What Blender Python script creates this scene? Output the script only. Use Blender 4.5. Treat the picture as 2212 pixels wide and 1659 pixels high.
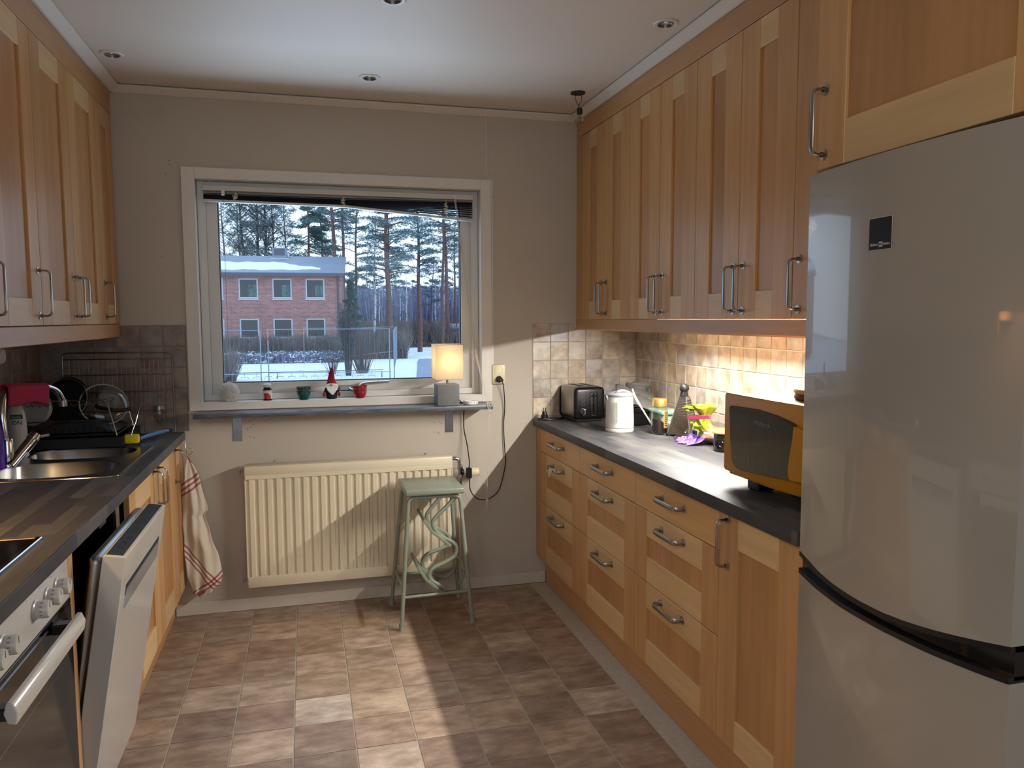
import bpy, bmesh, math, random
from mathutils import Vector, Matrix
R=random.Random(7); PI=math.pi
S=bpy.context.scene; COL=S.collection
for o in list(bpy.data.objects): bpy.data.objects.remove(o)
# ------------------------------------------------------------ camera
cam_d=bpy.data.cameras.new('camera'); cam=bpy.data.objects.new('camera',cam_d); COL.objects.link(cam)
YAW,PIT,ROL=.2619,.0844,-.004
f=Vector((math.sin(YAW)*math.cos(PIT),math.cos(YAW)*math.cos(PIT),-math.sin(PIT)))
r=Vector((math.cos(YAW),-math.sin(YAW),0)); u=r.cross(f)
r2=math.cos(ROL)*r+math.sin(ROL)*u; u2=-math.sin(ROL)*r+math.cos(ROL)*u
M=Matrix((r2,u2,-f)).transposed().to_4x4(); M.translation=Vector((0,-3.9222,1.4272)); cam.matrix_world=M
cam_d.sensor_fit='HORIZONTAL'; cam_d.sensor_width=36; cam_d.lens=1667.4/2212*36; cam_d.clip_start=.05; cam_d.clip_end=500
S.camera=cam
# ------------------------------------------------------------ world, lights, exposure
w=bpy.data.worlds.new('sky'); S.world=w; w.use_nodes=True
nt=w.node_tree; nt.nodes.clear()
out=nt.nodes.new('ShaderNodeOutputWorld'); bg=nt.nodes.new('ShaderNodeBackground'); nt.links.new(bg.outputs[0],out.inputs[0])
tc=nt.nodes.new('ShaderNodeTexCoord'); sep=nt.nodes.new('ShaderNodeSeparateXYZ'); nt.links.new(tc.outputs['Generated'],sep.inputs[0])
cr=nt.nodes.new('ShaderNodeValToRGB'); nt.links.new(sep.outputs[2],cr.inputs[0])
cr.color_ramp.elements[0].position=0; cr.color_ramp.elements[0].color=(.70,.86,1,1)
cr.color_ramp.elements[1].position=.5; cr.color_ramp.elements[1].color=(.52,.72,1,1)
nt.links.new(cr.outputs[0],bg.inputs[0]); bg.inputs[1].default_value=1.6
S.view_settings.view_transform='Standard'; S.view_settings.look='None'; S.view_settings.exposure=.16; S.view_settings.gamma=1
S.view_settings.use_curve_mapping=False
def area(name,loc,rot,sx,sy,power,col,spread=180):
    d=bpy.data.lights.new(name,'AREA'); d.shape='RECTANGLE'; d.size=sx; d.size_y=sy; d.energy=power; d.color=col; d.spread=math.radians(spread)
    o=bpy.data.objects.new(name,d); COL.objects.link(o); o.location=loc; o.rotation_euler=rot; return o
# added fill lamps outside the kitchen window, boosting daylight from snow and sky
area('snow_fill_light',(.2,1.5,.0),(math.radians(-122),0,0),3.0,1.6,105,(.62,.80,1))
area('sky_fill_light',(.2,1.3,3.6),(math.radians(-52),0,0),3.0,1.6,55,(.70,.84,1))
# fill lamp added under the ceiling behind the viewer
area('rear_fill_lamp',(-1.02,-4.6,2.42),(0,math.radians(-20),0),.22,1.2,21,(1,.93,.84))
# ------------------------------------------------------------ materials
MATS={}
def nodes(name):
    m=bpy.data.materials.new(name); m.use_nodes=True; t=m.node_tree; t.nodes.clear()
    o=t.nodes.new('ShaderNodeOutputMaterial'); b=t.nodes.new('ShaderNodeBsdfPrincipled'); t.links.new(b.outputs[0],o.inputs[0])
    MATS[name]=m; return m,t,b,o
def lin(c):
    if isinstance(c,str):
        c=[int(c[i:i+2],16)/255 for i in (0,2,4)]
        c=[x/12.92 if x<=.04045 else ((x+.055)/1.055)**2.4 for x in c]
    return (*c[:3],1)
def ramp(t,fac,stops,interp='LINEAR'):
    n=t.nodes.new('ShaderNodeValToRGB'); n.color_ramp.interpolation=interp
    e=n.color_ramp.elements
    while len(e)<len(stops): e.new(.5)
    for k,(p,c) in enumerate(stops): e[k].position=p; e[k].color=lin(c)
    t.links.new(fac,n.inputs[0]); return n.outputs[0]
def coords(t,scale=(1,1,1),rand=True,rot=(0,0,0)):
    c=t.nodes.new('ShaderNodeTexCoord'); v=c.outputs['Object']
    if rand:
        oi=t.nodes.new('ShaderNodeObjectInfo'); mu=t.nodes.new('ShaderNodeMath'); mu.operation='MULTIPLY'; mu.inputs[1].default_value=37
        t.links.new(oi.outputs['Random'],mu.inputs[0])
        a=t.nodes.new('ShaderNodeVectorMath'); a.operation='ADD'; t.links.new(v,a.inputs[0]); t.links.new(mu.outputs[0],a.inputs[1]); v=a.outputs[0]
    mp=t.nodes.new('ShaderNodeMapping'); mp.inputs['Scale'].default_value=scale; mp.inputs['Rotation'].default_value=rot; t.links.new(v,mp.inputs[0]); return mp.outputs[0]
def noise(t,v,scale,detail=4,rough=.55):
    n=t.nodes.new('ShaderNodeTexNoise'); n.inputs['Scale'].default_value=scale; n.inputs['Detail'].default_value=detail; n.inputs['Roughness'].default_value=rough
    t.links.new(v,n.inputs['Vector']); return n.outputs['Fac']
def mix(t,fac,a,b,mode='MIX'):
    n=t.nodes.new('ShaderNodeMix'); n.data_type='RGBA'; n.blend_type=mode
    for s,val in ((0,fac),(6,a),(7,b)):
        if hasattr(val,'is_output'): t.links.new(val,n.inputs[s])
        elif s==0: n.inputs[0].default_value=val
        else: n.inputs[s].default_value=lin(val)
    return n.outputs[2]
def bump(t,b,h,strength=.2,dist=.002):
    n=t.nodes.new('ShaderNodeBump'); n.inputs['Strength'].default_value=strength; n.inputs['Distance'].default_value=dist
    t.links.new(h,n.inputs['Height']); t.links.new(n.outputs[0],b.inputs['Normal'])
def plain(name,c,rough=.5,metal=0,var=0,vs=12,bmp=0,bs=80,coat=0,**k):
    m,t,b,o=nodes(name)
    b.inputs['Roughness'].default_value=rough; b.inputs['Metallic'].default_value=metal; b.inputs['Coat Weight'].default_value=coat
    b.inputs['Base Color'].default_value=lin(c)
    if var:
        v=coords(t); n=noise(t,v,vs); l=lin(c)
        b_=ramp(t,n,[(.3,[x*(1-var) for x in l[:3]]),(.7,[min(1,x*(1+var)) for x in l[:3]])]); t.links.new(b_,b.inputs['Base Color'])
    if bmp: bump(t,b,noise(t,coords(t,rand=False),bs),bmp)
    for kk,vv in k.items():
        b.inputs[kk.replace('_',' ')].default_value=vv
    return m
def wood(name,dark,light,axis,rough=.38):
    m,t,b,o=nodes(name)
    sc={'z':(9,9,.7),'y':(9,.7,9),'x':(.7,9,9)}[axis]
    v=coords(t,sc); n=noise(t,v,5,5,.6); n2=noise(t,v,.9,2,.5)
    c=ramp(t,n,[(.25,dark),(.75,light)])
    c2=ramp(t,n2,[(.3,(.88,.86,.83)),(.7,(1.05,1.04,1.01))])
    oi=t.nodes.new('ShaderNodeObjectInfo'); c3=ramp(t,oi.outputs['Random'],[(0,(.92,.91,.89)),(1,(1.07,1.07,1.06))])
    c=mix(t,1,mix(t,1,c,c2,'MULTIPLY'),c3,'MULTIPLY'); t.links.new(c,b.inputs['Base Color'])
    b.inputs['Roughness'].default_value=rough; b.inputs['Coat Weight'].default_value=.12; b.inputs['Coat Roughness'].default_value=.25; b.inputs['Specular IOR Level'].default_value=.35
    return m
wood('wood_stile','BE9160','CFA26E','z'); wood('wood_panel','B08252','C29262','z'); wood('wood_rail','CBA97A','DABA8B','y'); wood('wood_slab','C99B66','D9AE78','y')
wood('wood_long','B68A5E','C69A6C','y'); 
plain('wall_paint','BDB2A3',.75,var=.03,vs=3,bmp=.08,bs=120)
plain('ceiling_paint','D9CFC2',.5,var=.02,vs=2)
plain('white_paint','D9D2C8',.4,var=.02)
plain('trim_paint','C9BFB0',.45,var=.02)
plain('window_white','D3D0CA',.35)
plain('grout','B5AB9C',.9,var=.1,vs=60)
plain('grout_brown','958A7E',.9)
plain('grout_light','D8D2C4',.9)
plain('steel','9A9A9C',.28,1,var=.1,vs=30)
plain('brushed_steel','A5A29E',.3,1)
plain('chrome','D0D0D2',.08,1)
plain('white_plastic','E6E2DA',.35)
plain('cream_plastic','D9CFA8',.4)
plain('black_plastic','121214',.35)
plain('matte_black','0B0B0C',.6)
plain('gloss_black','0A0A0C',.08)
plain('radiator_enamel','DDD0B4',.35,var=.04,vs=5)
plain('white_enamel','C9C4BC',.22,coat=.4)
plain('rubber','2A2724',.7)
def tile_mat(name,stops,rough,sc,grain=(1,1,1)):
    m,t,b,o=nodes(name); oi=t.nodes.new('ShaderNodeObjectInfo')
    base=ramp(t,oi.outputs['Random'],stops)
    v=coords(t,grain); n=noise(t,v,sc,6,.65); n2=noise(t,v,sc*6,4,.7); n3=noise(t,v,sc*.5,2)
    c=mix(t,.9,base,ramp(t,n,[(.32,(.66,.60,.56)),(.66,(1.25,1.25,1.25))]),'MULTIPLY')
    c=mix(t,.6,c,ramp(t,n3,[(.35,(.8,.76,.72)),(.65,(1.15,1.17,1.2))]),'MULTIPLY')
    c=mix(t,.8,c,ramp(t,n2,[(.28,(.55,.5,.46)),(.42,(1,1,1))]),'MULTIPLY')
    t.links.new(mix(t,1,c,oi.outputs['Color'],'MULTIPLY'),b.inputs['Base Color']); b.inputs['Roughness'].default_value=rough
    bump(t,b,n,.25,.0015); return m
tile_mat('floor_tile',[(0,'8F7868'),(.25,'A08873'),(.5,'947E6E'),(.72,'A89178'),(.9,'988472'),(1,'A99684')],.40,11,(1,2.0,1))
tile_mat('wall_tile_brown_shaded',[(0,'7F6F64'),(.5,'8C7A6C'),(1,'857A72')],.4,14)  # brown tiles, colour also deepened for the shade under the left cabinets
tile_mat('wall_tile',[(0,'ADA295'),(.3,'BFB19E'),(.45,'AEABA8'),(.6,'C6B8A3'),(.8,'B3ADA6'),(1,'C4B39C')],.36,14)
def worktop_mat():
    m,t,b,o=nodes('worktop_laminate'); c=t.nodes.new('ShaderNodeTexCoord')
    mp=t.nodes.new('ShaderNodeMapping'); mp.inputs['Rotation'].default_value=(0,0,PI/2); t.links.new(c.outputs['Object'],mp.inputs[0])
    br=t.nodes.new('ShaderNodeTexBrick'); t.links.new(mp.outputs[0],br.inputs['Vector'])
    br.inputs['Scale'].default_value=1; br.inputs['Brick Width'].default_value=.31; br.inputs['Row Height'].default_value=.042; br.inputs['Mortar Size'].default_value=0
    br.inputs['Color1'].default_value=(0,0,0,1); br.inputs['Color2'].default_value=(1,1,1,1); br.offset=.37
    n=noise(t,coords(t,(40,2.5,10),False),3,5,.6)
    c1=ramp(t,br.outputs[0],[(0,'3A3A3F'),(.5,'474648'),(1,'5B5956')])
    t.links.new(mix(t,.7,c1,ramp(t,n,[(.3,(.7,.7,.72)),(.7,(1.25,1.22,1.18))]),'MULTIPLY'),b.inputs['Base Color'])
    b.inputs['Roughness'].default_value=.5; b.inputs['Specular IOR Level'].default_value=.22; bump(t,b,n,.1,.001); return m
worktop_mat()
def stone():
    m,t,b,o=nodes('shelf_stone'); n=noise(t,coords(t,(3,10,20),False),4,6,.6)
    t.links.new(ramp(t,n,[(.3,'41454B'),(.6,'5E646C'),(.8,'83878B')]),b.inputs['Base Color']); b.inputs['Roughness'].default_value=.3; bump(t,b,n,.3,.002)
stone()
def glass(name,tint=(.96,.98,1),refl=.12,rough=0.0):
    m,t,b,o=nodes(name); t.nodes.remove(b)
    tr=t.nodes.new('ShaderNodeBsdfTransparent'); tr.inputs[0].default_value=(*tint,1); gl=t.nodes.new('ShaderNodeBsdfGlossy'); gl.inputs['Roughness'].default_value=rough
    fr=t.nodes.new('ShaderNodeFresnel'); ge=t.nodes.new('ShaderNodeNewGeometry'); io=t.nodes.new('ShaderNodeMath'); io.operation='MULTIPLY_ADD'; io.inputs[1].default_value=1/1.45-1.45; io.inputs[2].default_value=1.45; t.links.new(ge.outputs['Backfacing'],io.inputs[0]); t.links.new(io.outputs[0],fr.inputs[0]); ml=t.nodes.new('ShaderNodeMath'); ml.operation='MULTIPLY'; ml.inputs[1].default_value=refl*8
    t.links.new(fr.outputs[0],ml.inputs[0]); ms=t.nodes.new('ShaderNodeMixShader'); t.links.new(ml.outputs[0],ms.inputs[0]); t.links.new(tr.outputs[0],ms.inputs[1]); t.links.new(gl.outputs[0],ms.inputs[2]); t.links.new(ms.outputs[0],o.inputs[0])
    return m
glass('window_glass',refl=.07); glass('clear_glass',(.86,.89,.86),.32,.02); glass('clear_film',(.86,.86,.88),.2,.15)
def emis(name,c,s):
    m,t,b,o=nodes(name); b.inputs['Base Color'].default_value=lin(c); b.inputs['Emission Color'].default_value=lin(c); b.inputs['Emission Strength'].default_value=s; return m
# ------------------------------------------------------------ mesh helpers
class MB:
    def __init__(s): s.bm=bmesh.new()
    def _add(s,fn):
        n0=set(s.bm.verts); fn(); return [v for v in s.bm.verts if v not in n0]
    def box(s,x0,x1,y0,y1,z0,z1,bev=0,rot=None,seg=1):
        tmp=bmesh.new()
        bmesh.ops.create_cube(tmp,size=1,matrix=Matrix.Translation(((x0+x1)/2,(y0+y1)/2,(z0+z1)/2))@Matrix.Diagonal((abs(x1-x0),abs(y1-y0),abs(z1-z0),1)))
        if bev: bmesh.ops.bevel(tmp,geom=tmp.edges[:],offset=bev,segments=seg,affect='EDGES',profile=.5)
        s.merge(tmp,rot); return s
    def merge(s,tmp,M=None):
        if M is not None: bmesh.ops.transform(tmp,matrix=M,verts=tmp.verts)
        me=bpy.data.meshes.new('t'); tmp.to_mesh(me); tmp.free(); s.bm.from_mesh(me); bpy.data.meshes.remove(me)
    def tube(s,pts,rad,seg=8,closed=False,caps=True,flat=None):
        pts=[Vector(p) for p in pts]; n=len(pts); rs=rad if isinstance(rad,(list,tuple)) else [rad]*n
        rings=[]; up=None
        for i,p in enumerate(pts):
            a=pts[(i-1)%n] if (closed or i>0) else p; b=pts[(i+1)%n] if (closed or i<n-1) else p
            d=(b-a).normalized() if (b-a).length>1e-9 else Vector((0,0,1))
            if up is None:
                up=Vector((0,0,1)) if abs(d.z)<.9 else Vector((1,0,0))
            side=d.cross(up)
            if side.length<1e-4: side=d.cross(Vector((0,1,0)))
            side.normalize(); up=side.cross(d).normalized()
            r_=rs[i]; fx,fy=(flat or (1,1))
            rings.append([s.bm.verts.new(p+(side*math.cos(2*PI*k/seg)*fx+up*math.sin(2*PI*k/seg)*fy)*r_) for k in range(seg)])
        m=n if closed else n-1
        for i in range(m):
            A,B=rings[i],rings[(i+1)%n]
            for k in range(seg): s.bm.faces.new((A[k],A[(k+1)%seg],B[(k+1)%seg],B[k]))
        if caps and not closed: s.bm.faces.new(rings[0][::-1]); s.bm.faces.new(rings[-1])
        return s
    def lathe(s,prof,c=(0,0,0),seg=24,axis='z',M=None):
        tmp=bmesh.new(); rings=[]
        for r_,z in prof:
            if r_<1e-6: rings.append([tmp.verts.new((0,0,z))])
            else: rings.append([tmp.verts.new((r_*math.cos(2*PI*k/seg),r_*math.sin(2*PI*k/seg),z)) for k in range(seg)])
        for A,B in zip(rings,rings[1:]):
            if len(A)==1 and len(B)==1: continue
            for k in range(seg):
                if len(A)==1: tmp.faces.new((A[0],B[(k+1)%seg],B[k]))
                elif len(B)==1: tmp.faces.new((A[k],A[(k+1)%seg],B[0]))
                else: tmp.faces.new((A[k],A[(k+1)%seg],B[(k+1)%seg],B[k]))
        rot={'z':Matrix(),'x':Matrix.Rotation(PI/2,4,'Y'),'y':Matrix.Rotation(-PI/2,4,'X'),'-x':Matrix.Rotation(-PI/2,4,'Y'),'-y':Matrix.Rotation(PI/2,4,'X')}[axis]
        s.merge(tmp,Matrix.Translation(c)@(M or Matrix())@rot); return s
    def sphere(s,c,rx,ry=None,rz=None,seg=16,M=None):
        tmp=bmesh.new(); bmesh.ops.create_uvsphere(tmp,u_segments=seg,v_segments=max(6,seg//2+2),radius=1)
        s.merge(tmp,Matrix.Translation(c)@(M or Matrix())@Matrix.Diagonal((rx,ry or rx,rz or rx,1))); return s
    def prism(s,poly,a,b,axis='y',M=None,bev=0):
        tmp=bmesh.new()
        def P(p,h): return {'y':(p[0],h,p[1]),'x':(h,p[0],p[1]),'z':(p[0],p[1],h)}[axis]
        A=[tmp.verts.new(P(p,a)) for p in poly]; B=[tmp.verts.new(P(p,b)) for p in poly]; n=len(poly)
        tmp.faces.new(A); tmp.faces.new(B[::-1])
        for i in range(n): tmp.faces.new((A[i],B[i],B[(i+1)%n],A[(i+1)%n]))
        bmesh.ops.recalc_face_normals(tmp,faces=tmp.faces)
        if bev: bmesh.ops.bevel(tmp,geom=[e for e in tmp.edges],offset=bev,segments=1,affect='EDGES')
        s.merge(tmp,M); return s
    def quads(s,vs,fs):
        V=[s.bm.verts.new(v) for v in vs]
        for q in fs: s.bm.faces.new([V[i] for i in q])
        return s
    def build(s,name,mat,parent=None,smooth=True,recalc=True,mesh_only=False):
        o_=Vector((0,0,0))
        if parent is not None:
            o_=Vector(parent['_org'])
            bmesh.ops.translate(s.bm,vec=-o_,verts=s.bm.verts)
        if recalc: bmesh.ops.recalc_face_normals(s.bm,faces=s.bm.faces)
        me=bpy.data.meshes.new(name); s.bm.to_mesh(me); s.bm.free()
        me.materials.append(MATS[mat] if isinstance(mat,str) else mat)
        if smooth and len(me.polygons)>6:
            me.shade_smooth() if hasattr(me,'shade_smooth') else None
            try: me.set_sharp_from_angle(angle=math.radians(35))
            except Exception: pass
        o=bpy.data.objects.new(name,me); COL.objects.link(o)
        if parent is not None: o.parent=parent; o['_org']=list(o_)
        else: o['_org']=[0,0,0]
        return o
def recenter(o,c):
    """give a single-mesh thing an origin at its base"""
    c=Vector(c); o.data.transform(Matrix.Translation(-c)); o.location=c; o['_org']=list(c); return o
def thing(name,loc,label,cat,group=None):
    o=bpy.data.objects.new(name,None); COL.objects.link(o); o.location=loc; o['_org']=list(loc); o.empty_display_size=.1
    return tag(o,label,cat,group)
def tag(o,label,cat,group=None):
    o['label']=label; o['category']=cat
    if group: o['group']=group
    return o
def struct(o): o['kind']='structure'; return o
def lab(o,l): o['label']=l; return o
def arc(pts,rad,n=5):
    """round the corners of a polyline"""
    pts=[Vector(p) for p in pts]; out=[pts[0]]
    for a,b,c in zip(pts,pts[1:],pts[2:]):
        d1=(a-b); d2=(c-b); k=min(rad,d1.length*.49,d2.length*.49); p=b+d1.normalized()*k; q=b+d2.normalized()*k
        for i in range(n+1):
            t_=i/n; out.append(p*(1-t_)**2+b*2*t_*(1-t_)+q*t_**2)
    out.append(pts[-1]); return out
def spline(pts,n=6,closed=False):
    P=[Vector(p) for p in pts]; out=[]; m=len(P); rng=range(m) if closed else range(m-1)
    for i in rng:
        g=lambda k: P[k%m] if closed else P[max(0,min(m-1,k))]
        a,b,c,d=g(i-1),g(i),g(i+1),g(i+2)
        for k in range(n):
            t_=k/n; out.append(.5*((2*b)+(c-a)*t_+(2*a-5*b+4*c-d)*t_*t_+(3*b-a-3*c+d)*t_**3))
    if not closed: out.append(P[-1])
    return out
def text_mesh(txt,size,ext=.0004,bold=0):
    cu=bpy.data.curves.new('txt','FONT'); cu.body=txt; cu.size=size; cu.extrude=ext; cu.offset=bold; cu.resolution_u=2; cu.align_x='CENTER'; cu.align_y='CENTER'
    ob=bpy.data.objects.new('txt',cu); COL.objects.link(ob); bpy.context.view_layer.update()
    me=bpy.data.meshes.new_from_object(ob.evaluated_get(bpy.context.evaluated_depsgraph_get())); bpy.data.objects.remove(ob); return me
def text(name,txt,size,M,mat,parent,bold=0):
    me=text_mesh(txt,size,bold=bold); bm=bmesh.new(); bm.from_mesh(me); bmesh.ops.transform(bm,matrix=M,verts=bm.verts)
    mb=MB(); mb.bm.free(); mb.bm=bm; return mb.build(name,mat,parent,smooth=False,recalc=False)
# ------------------------------------------------------------ room
XL,XR,ZC,YB=-1.16,1.7584,2.483,-5.4
OX0,OX1,OZ0,OZ1=-.477,.885,1.035,2.083
fl=struct(MB().box(XL-.1,XR+.1,YB-.1,.3,-.12,-.002).build('floor','grout'))
fl['_org']=[0,0,0]
tp=.2015
floor_cols={}
def tile_piece(parent,nm,x0,x1,y0,y1,z0,z1,mat,bev):
    c=((x0+x1)/2,(y0+y1)/2,(z0+z1)/2); po=Vector(parent['_org'])
    key=(nm,mat,round(x1-x0,4),round(y1-y0,4),round(z1-z0,4))
    if key not in MESH:
        mb=MB().box(-(x1-x0)/2,(x1-x0)/2,-(y1-y0)/2,(y1-y0)/2,-(z1-z0)/2,(z1-z0)/2,bev); o=mb.build(nm,mat); MESH[key]=o.data
    else: o=bpy.data.objects.new(nm,MESH[key]); COL.objects.link(o)
    o.parent=parent; o.location=Vector(c)-po; o['_org']=list(c); return o
MESH={}
LIGHT={}
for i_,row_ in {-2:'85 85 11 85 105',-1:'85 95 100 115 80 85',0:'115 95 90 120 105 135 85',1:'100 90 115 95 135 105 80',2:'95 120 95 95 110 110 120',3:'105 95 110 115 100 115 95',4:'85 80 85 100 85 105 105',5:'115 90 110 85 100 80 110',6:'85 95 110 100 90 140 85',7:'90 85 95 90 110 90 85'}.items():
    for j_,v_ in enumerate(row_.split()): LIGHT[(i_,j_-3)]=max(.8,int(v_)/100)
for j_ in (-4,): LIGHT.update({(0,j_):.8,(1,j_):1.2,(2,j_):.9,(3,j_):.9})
for i in range(-3,9):
    for j in range(-5,17):
        x0=-.2725+i*.2027; y1=-.8116-j*.1993
        x1=x0+.2027; y0=y1-.1993; g=.0022
        y1c=min(y1,-.012); 
        if y1c-y0<.02 or x1>1.32 or x0<-.9: continue
        if x1>1.24: x1=1.24
        t_=tile_piece(fl,'floor_tile',x0+g,x1-g,y0+g,y1c-g if y1c==y1 else y1c,-.0018,.0,'floor_tile',.0005)
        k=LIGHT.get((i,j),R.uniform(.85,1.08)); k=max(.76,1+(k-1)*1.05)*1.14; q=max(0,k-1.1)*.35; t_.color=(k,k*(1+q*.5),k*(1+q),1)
# walls
wb=MB()
wb.box(XL-.1,OX0-.008,0,.3,-.1,ZC+.05); wb.box(OX1+.008,XR+.1,0,.3,-.1,ZC+.05); wb.box(OX0-.008,OX1+.008,0,.3,-.1,OZ0-.008); wb.box(OX0-.008,OX1+.008,0,.3,OZ1+.008,ZC+.05)
wall_back=struct(wb.build('wall_back','wall_paint',smooth=False))
wall_left=struct(MB().box(XL-.1,XL,YB,0,-.1,ZC+.05).build('wall_left','wall_paint'))
wall_right=struct(MB().box(XR,XR+.1,YB,0,-.1,ZC+.05).build('wall_right','wall_paint'))
wr=MB(); wr.box(XL-.1,-1.1,YB-.1,YB,-.1,ZC+.05); wr.box(1.3,XR+.1,YB-.1,YB,-.1,ZC+.05); wr.box(-1.1,1.3,YB-.1,YB,-.1,.75); wr.box(-1.1,1.3,YB-.1,YB,2.25,ZC+.05)
struct(wr.build('wall_rear','wall_paint',smooth=False))
ceil=struct(MB().box(XL-.1,XR+.1,YB-.1,.3,ZC,ZC+.12).build('ceiling','ceiling_paint'))
# ceiling moulding : sloping board with a thin shadow gap above
def mould(nm,pa,pb,inw):
    a=Vector(pa); b=Vector(pb); i=Vector(inw)
    prof=[(0,2.4505),(0,2.481),(.040,2.481),(.046,2.476),(.046,2.470),(.010,2.4505)]
    mb=MB(); A=[mb.bm.verts.new((a.x+i.x*p,a.y+i.y*p,z)) for p,z in prof]; B=[mb.bm.verts.new((b.x+i.x*p,b.y+i.y*p,z)) for p,z in prof]
    n=len(prof); mb.bm.faces.new(A); mb.bm.faces.new(B[::-1])
    for k in range(n): mb.bm.faces.new((A[k],A[(k+1)%n],B[(k+1)%n],B[k]))
    return struct(mb.build(nm,'white_paint',smooth=False))
mould('trim_1',(-.82,0,0),(1.408,0,0),(0,-1,0)); mould('trim_2',(-.82,0,0),(-.82,YB,0),(1,0,0)); mould('trim_3',(1.408,0,0),(1.408,-2.30,0),(-1,0,0))
struct(MB().box(-.632,1.232,-.012,0,0,.061,.002).build('baseboard_back','trim_paint'))
# ------------------------------------------------------------ backsplash tiles
TP=.0991
def splash(parent,axis,xs,zs,fixed,out,light=False,tm='wall_tile'):
    bx=.0055; g=.0022 if not light else .0028
    mb=MB()
    if axis=='x': mb.box(xs[0]-.001,xs[-1]+.001,fixed,fixed+out*.002,zs[0]-.001,zs[-1]+.001)
    else: mb.box(fixed,fixed+out*.002,xs[-1]-.001,xs[0]+.001,zs[0]-.001,zs[-1]+.001)
    b=mb.build('grout',('grout_light' if light else 'grout' if tm=='wall_tile' else 'grout_brown'),parent)
    for a,b2 in zip(xs,xs[1:]):
        lo,hi=min(a,b2)+g,max(a,b2)-g
        for z0,z1 in zip(zs,zs[1:]):
            if hi-lo<.004 or z1-z0-2*g<.004: continue
            e=R.uniform(-.0006,.0006); f0,f1=sorted((fixed+out*.0015,fixed+out*(bx+e)))
            if axis=='x': o=tile_piece(parent,'tile',lo,hi,f0,f1,z0+g,z1-g,tm,.0012)
            else: o=tile_piece(parent,'tile',f0,f1,lo,hi,z0+g,z1-g,tm,.0012)
            k=R.choice([.92,1,1.05,1,.97]); c=R.choice([(1,1,1),(1,.97,.92),(.95,.98,1.04),(1,.98,.95)]); o.color=(k*c[0],k*c[1],k*c[2],1)
zr=[.9005]+[1.2045+TP*(k) for k in (-3,-2,-1,0,1,2)]
splash(wall_back,'x',[XR-TP*(6-k) for k in range(7)],zr,0,-1)
ys=[0,-.05]; 
while ys[-1]>-2.28: ys.append(ys[-1]-TP)
ys[0]=-.006
ysr=[-.006]; yy=-.092
while yy>-2.3: ysr.append(yy); yy-=TP
ysr.append(-2.3)
splash(wall_right,'y',ysr,zr,XR,-1,True)
zl=[.9005]+[1.403-TP*k for k in (4,3,2,1,0)]; zl=[.9005,1.0066,1.1057,1.2048,1.3039,1.403]
splash(wall_back,'x',[XL+.006]+[-.5415-TP*k for k in (5,4,3,2,1,0)],zl,0,-1,tm='wall_tile_brown_shaded')
yl=[-.006]; yy=-.075
while yy>-3.2: yl.append(yy); yy-=TP
splash(wall_left,'y',yl,zl,XL,1,tm='wall_tile_brown_shaded')
# ------------------------------------------------------------ window
win=struct(thing('window_1',(.2,0,1.035),'white window','window')); del win['category']; win['label']='white painted window with a fixed wide pane above the stone shelf'
mb=MB(); T=.056
for (x0,x1,z0,z1) in ((-.535,OX0,.996,2.135),(OX1,.941,.996,2.135),(OX0,OX1,OZ1,2.135),(OX0,OX1,.996,OZ0)):
    MB().box(x0,x1,-.015,-.0005,z0,z1,.002).build('casing_board','white_paint',win)
for (x0,x1,y0,y1,z0,z1) in ((OX0-.008,OX0,-.0005,.30,OZ0,OZ1),(OX1,OX1+.008,-.0005,.30,OZ0,OZ1),(OX0-.008,OX1+.008,-.0005,.30,OZ1,OZ1+.008),(OX0-.008,OX1+.008,-.0005,.30,OZ0-.008,OZ0)):
    MB().box(x0,x1,y0,y1,z0,z1).build('reveal_board','window_white',win)
def frame(nm,x0,x1,z0,z1,t,y0,y1,mat='window_white',tb=None):
    tb=tb or t; m_=MB(); e=.0015
    m_.box(x0,x0+t,y0,y1,z0,z1,e); m_.box(x1-t,x1,y0,y1,z0,z1,e); m_.box(x0+t,x1-t,y0,y1,z0,z0+tb,e); m_.box(x0+t,x1-t,y0,y1,z1-t,z1,e)
    return m_.build(nm,mat,win)
frame('window_frame',OX0+.001,OX1-.001,OZ0+.001,OZ1-.001,.036,.052,.13,tb=.030)
frame('sash',-.441,.849,1.066,2.050,.052,.075,.125)
lab(frame('gasket',-.389,.797,1.118,1.998,.004,.082,.12,'matte_black'),'black rubber seal round the pane')
MB().box(-.387,.795,.098,.104,1.120,1.996).build('pane','window_glass',win)
# espagnolette handle : fixing block, looped stem, long lever
h=MB(); h.box(.165,.235,.062,.076,1.068,1.094,.003)
h.tube(spline([(.215,.06,1.078),(.225,.045,1.071),(.247,.040,1.074),(.262,.038,1.092),(.285,.037,1.104),(.35,.036,1.108),(.41,.036,1.110)],5),[.0075]*3+[.007]*28,8,flat=(1,1))
lab(h.build('window_handle','steel',win),'polished metal espagnolette handle')
for k in range(0): pass
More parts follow.
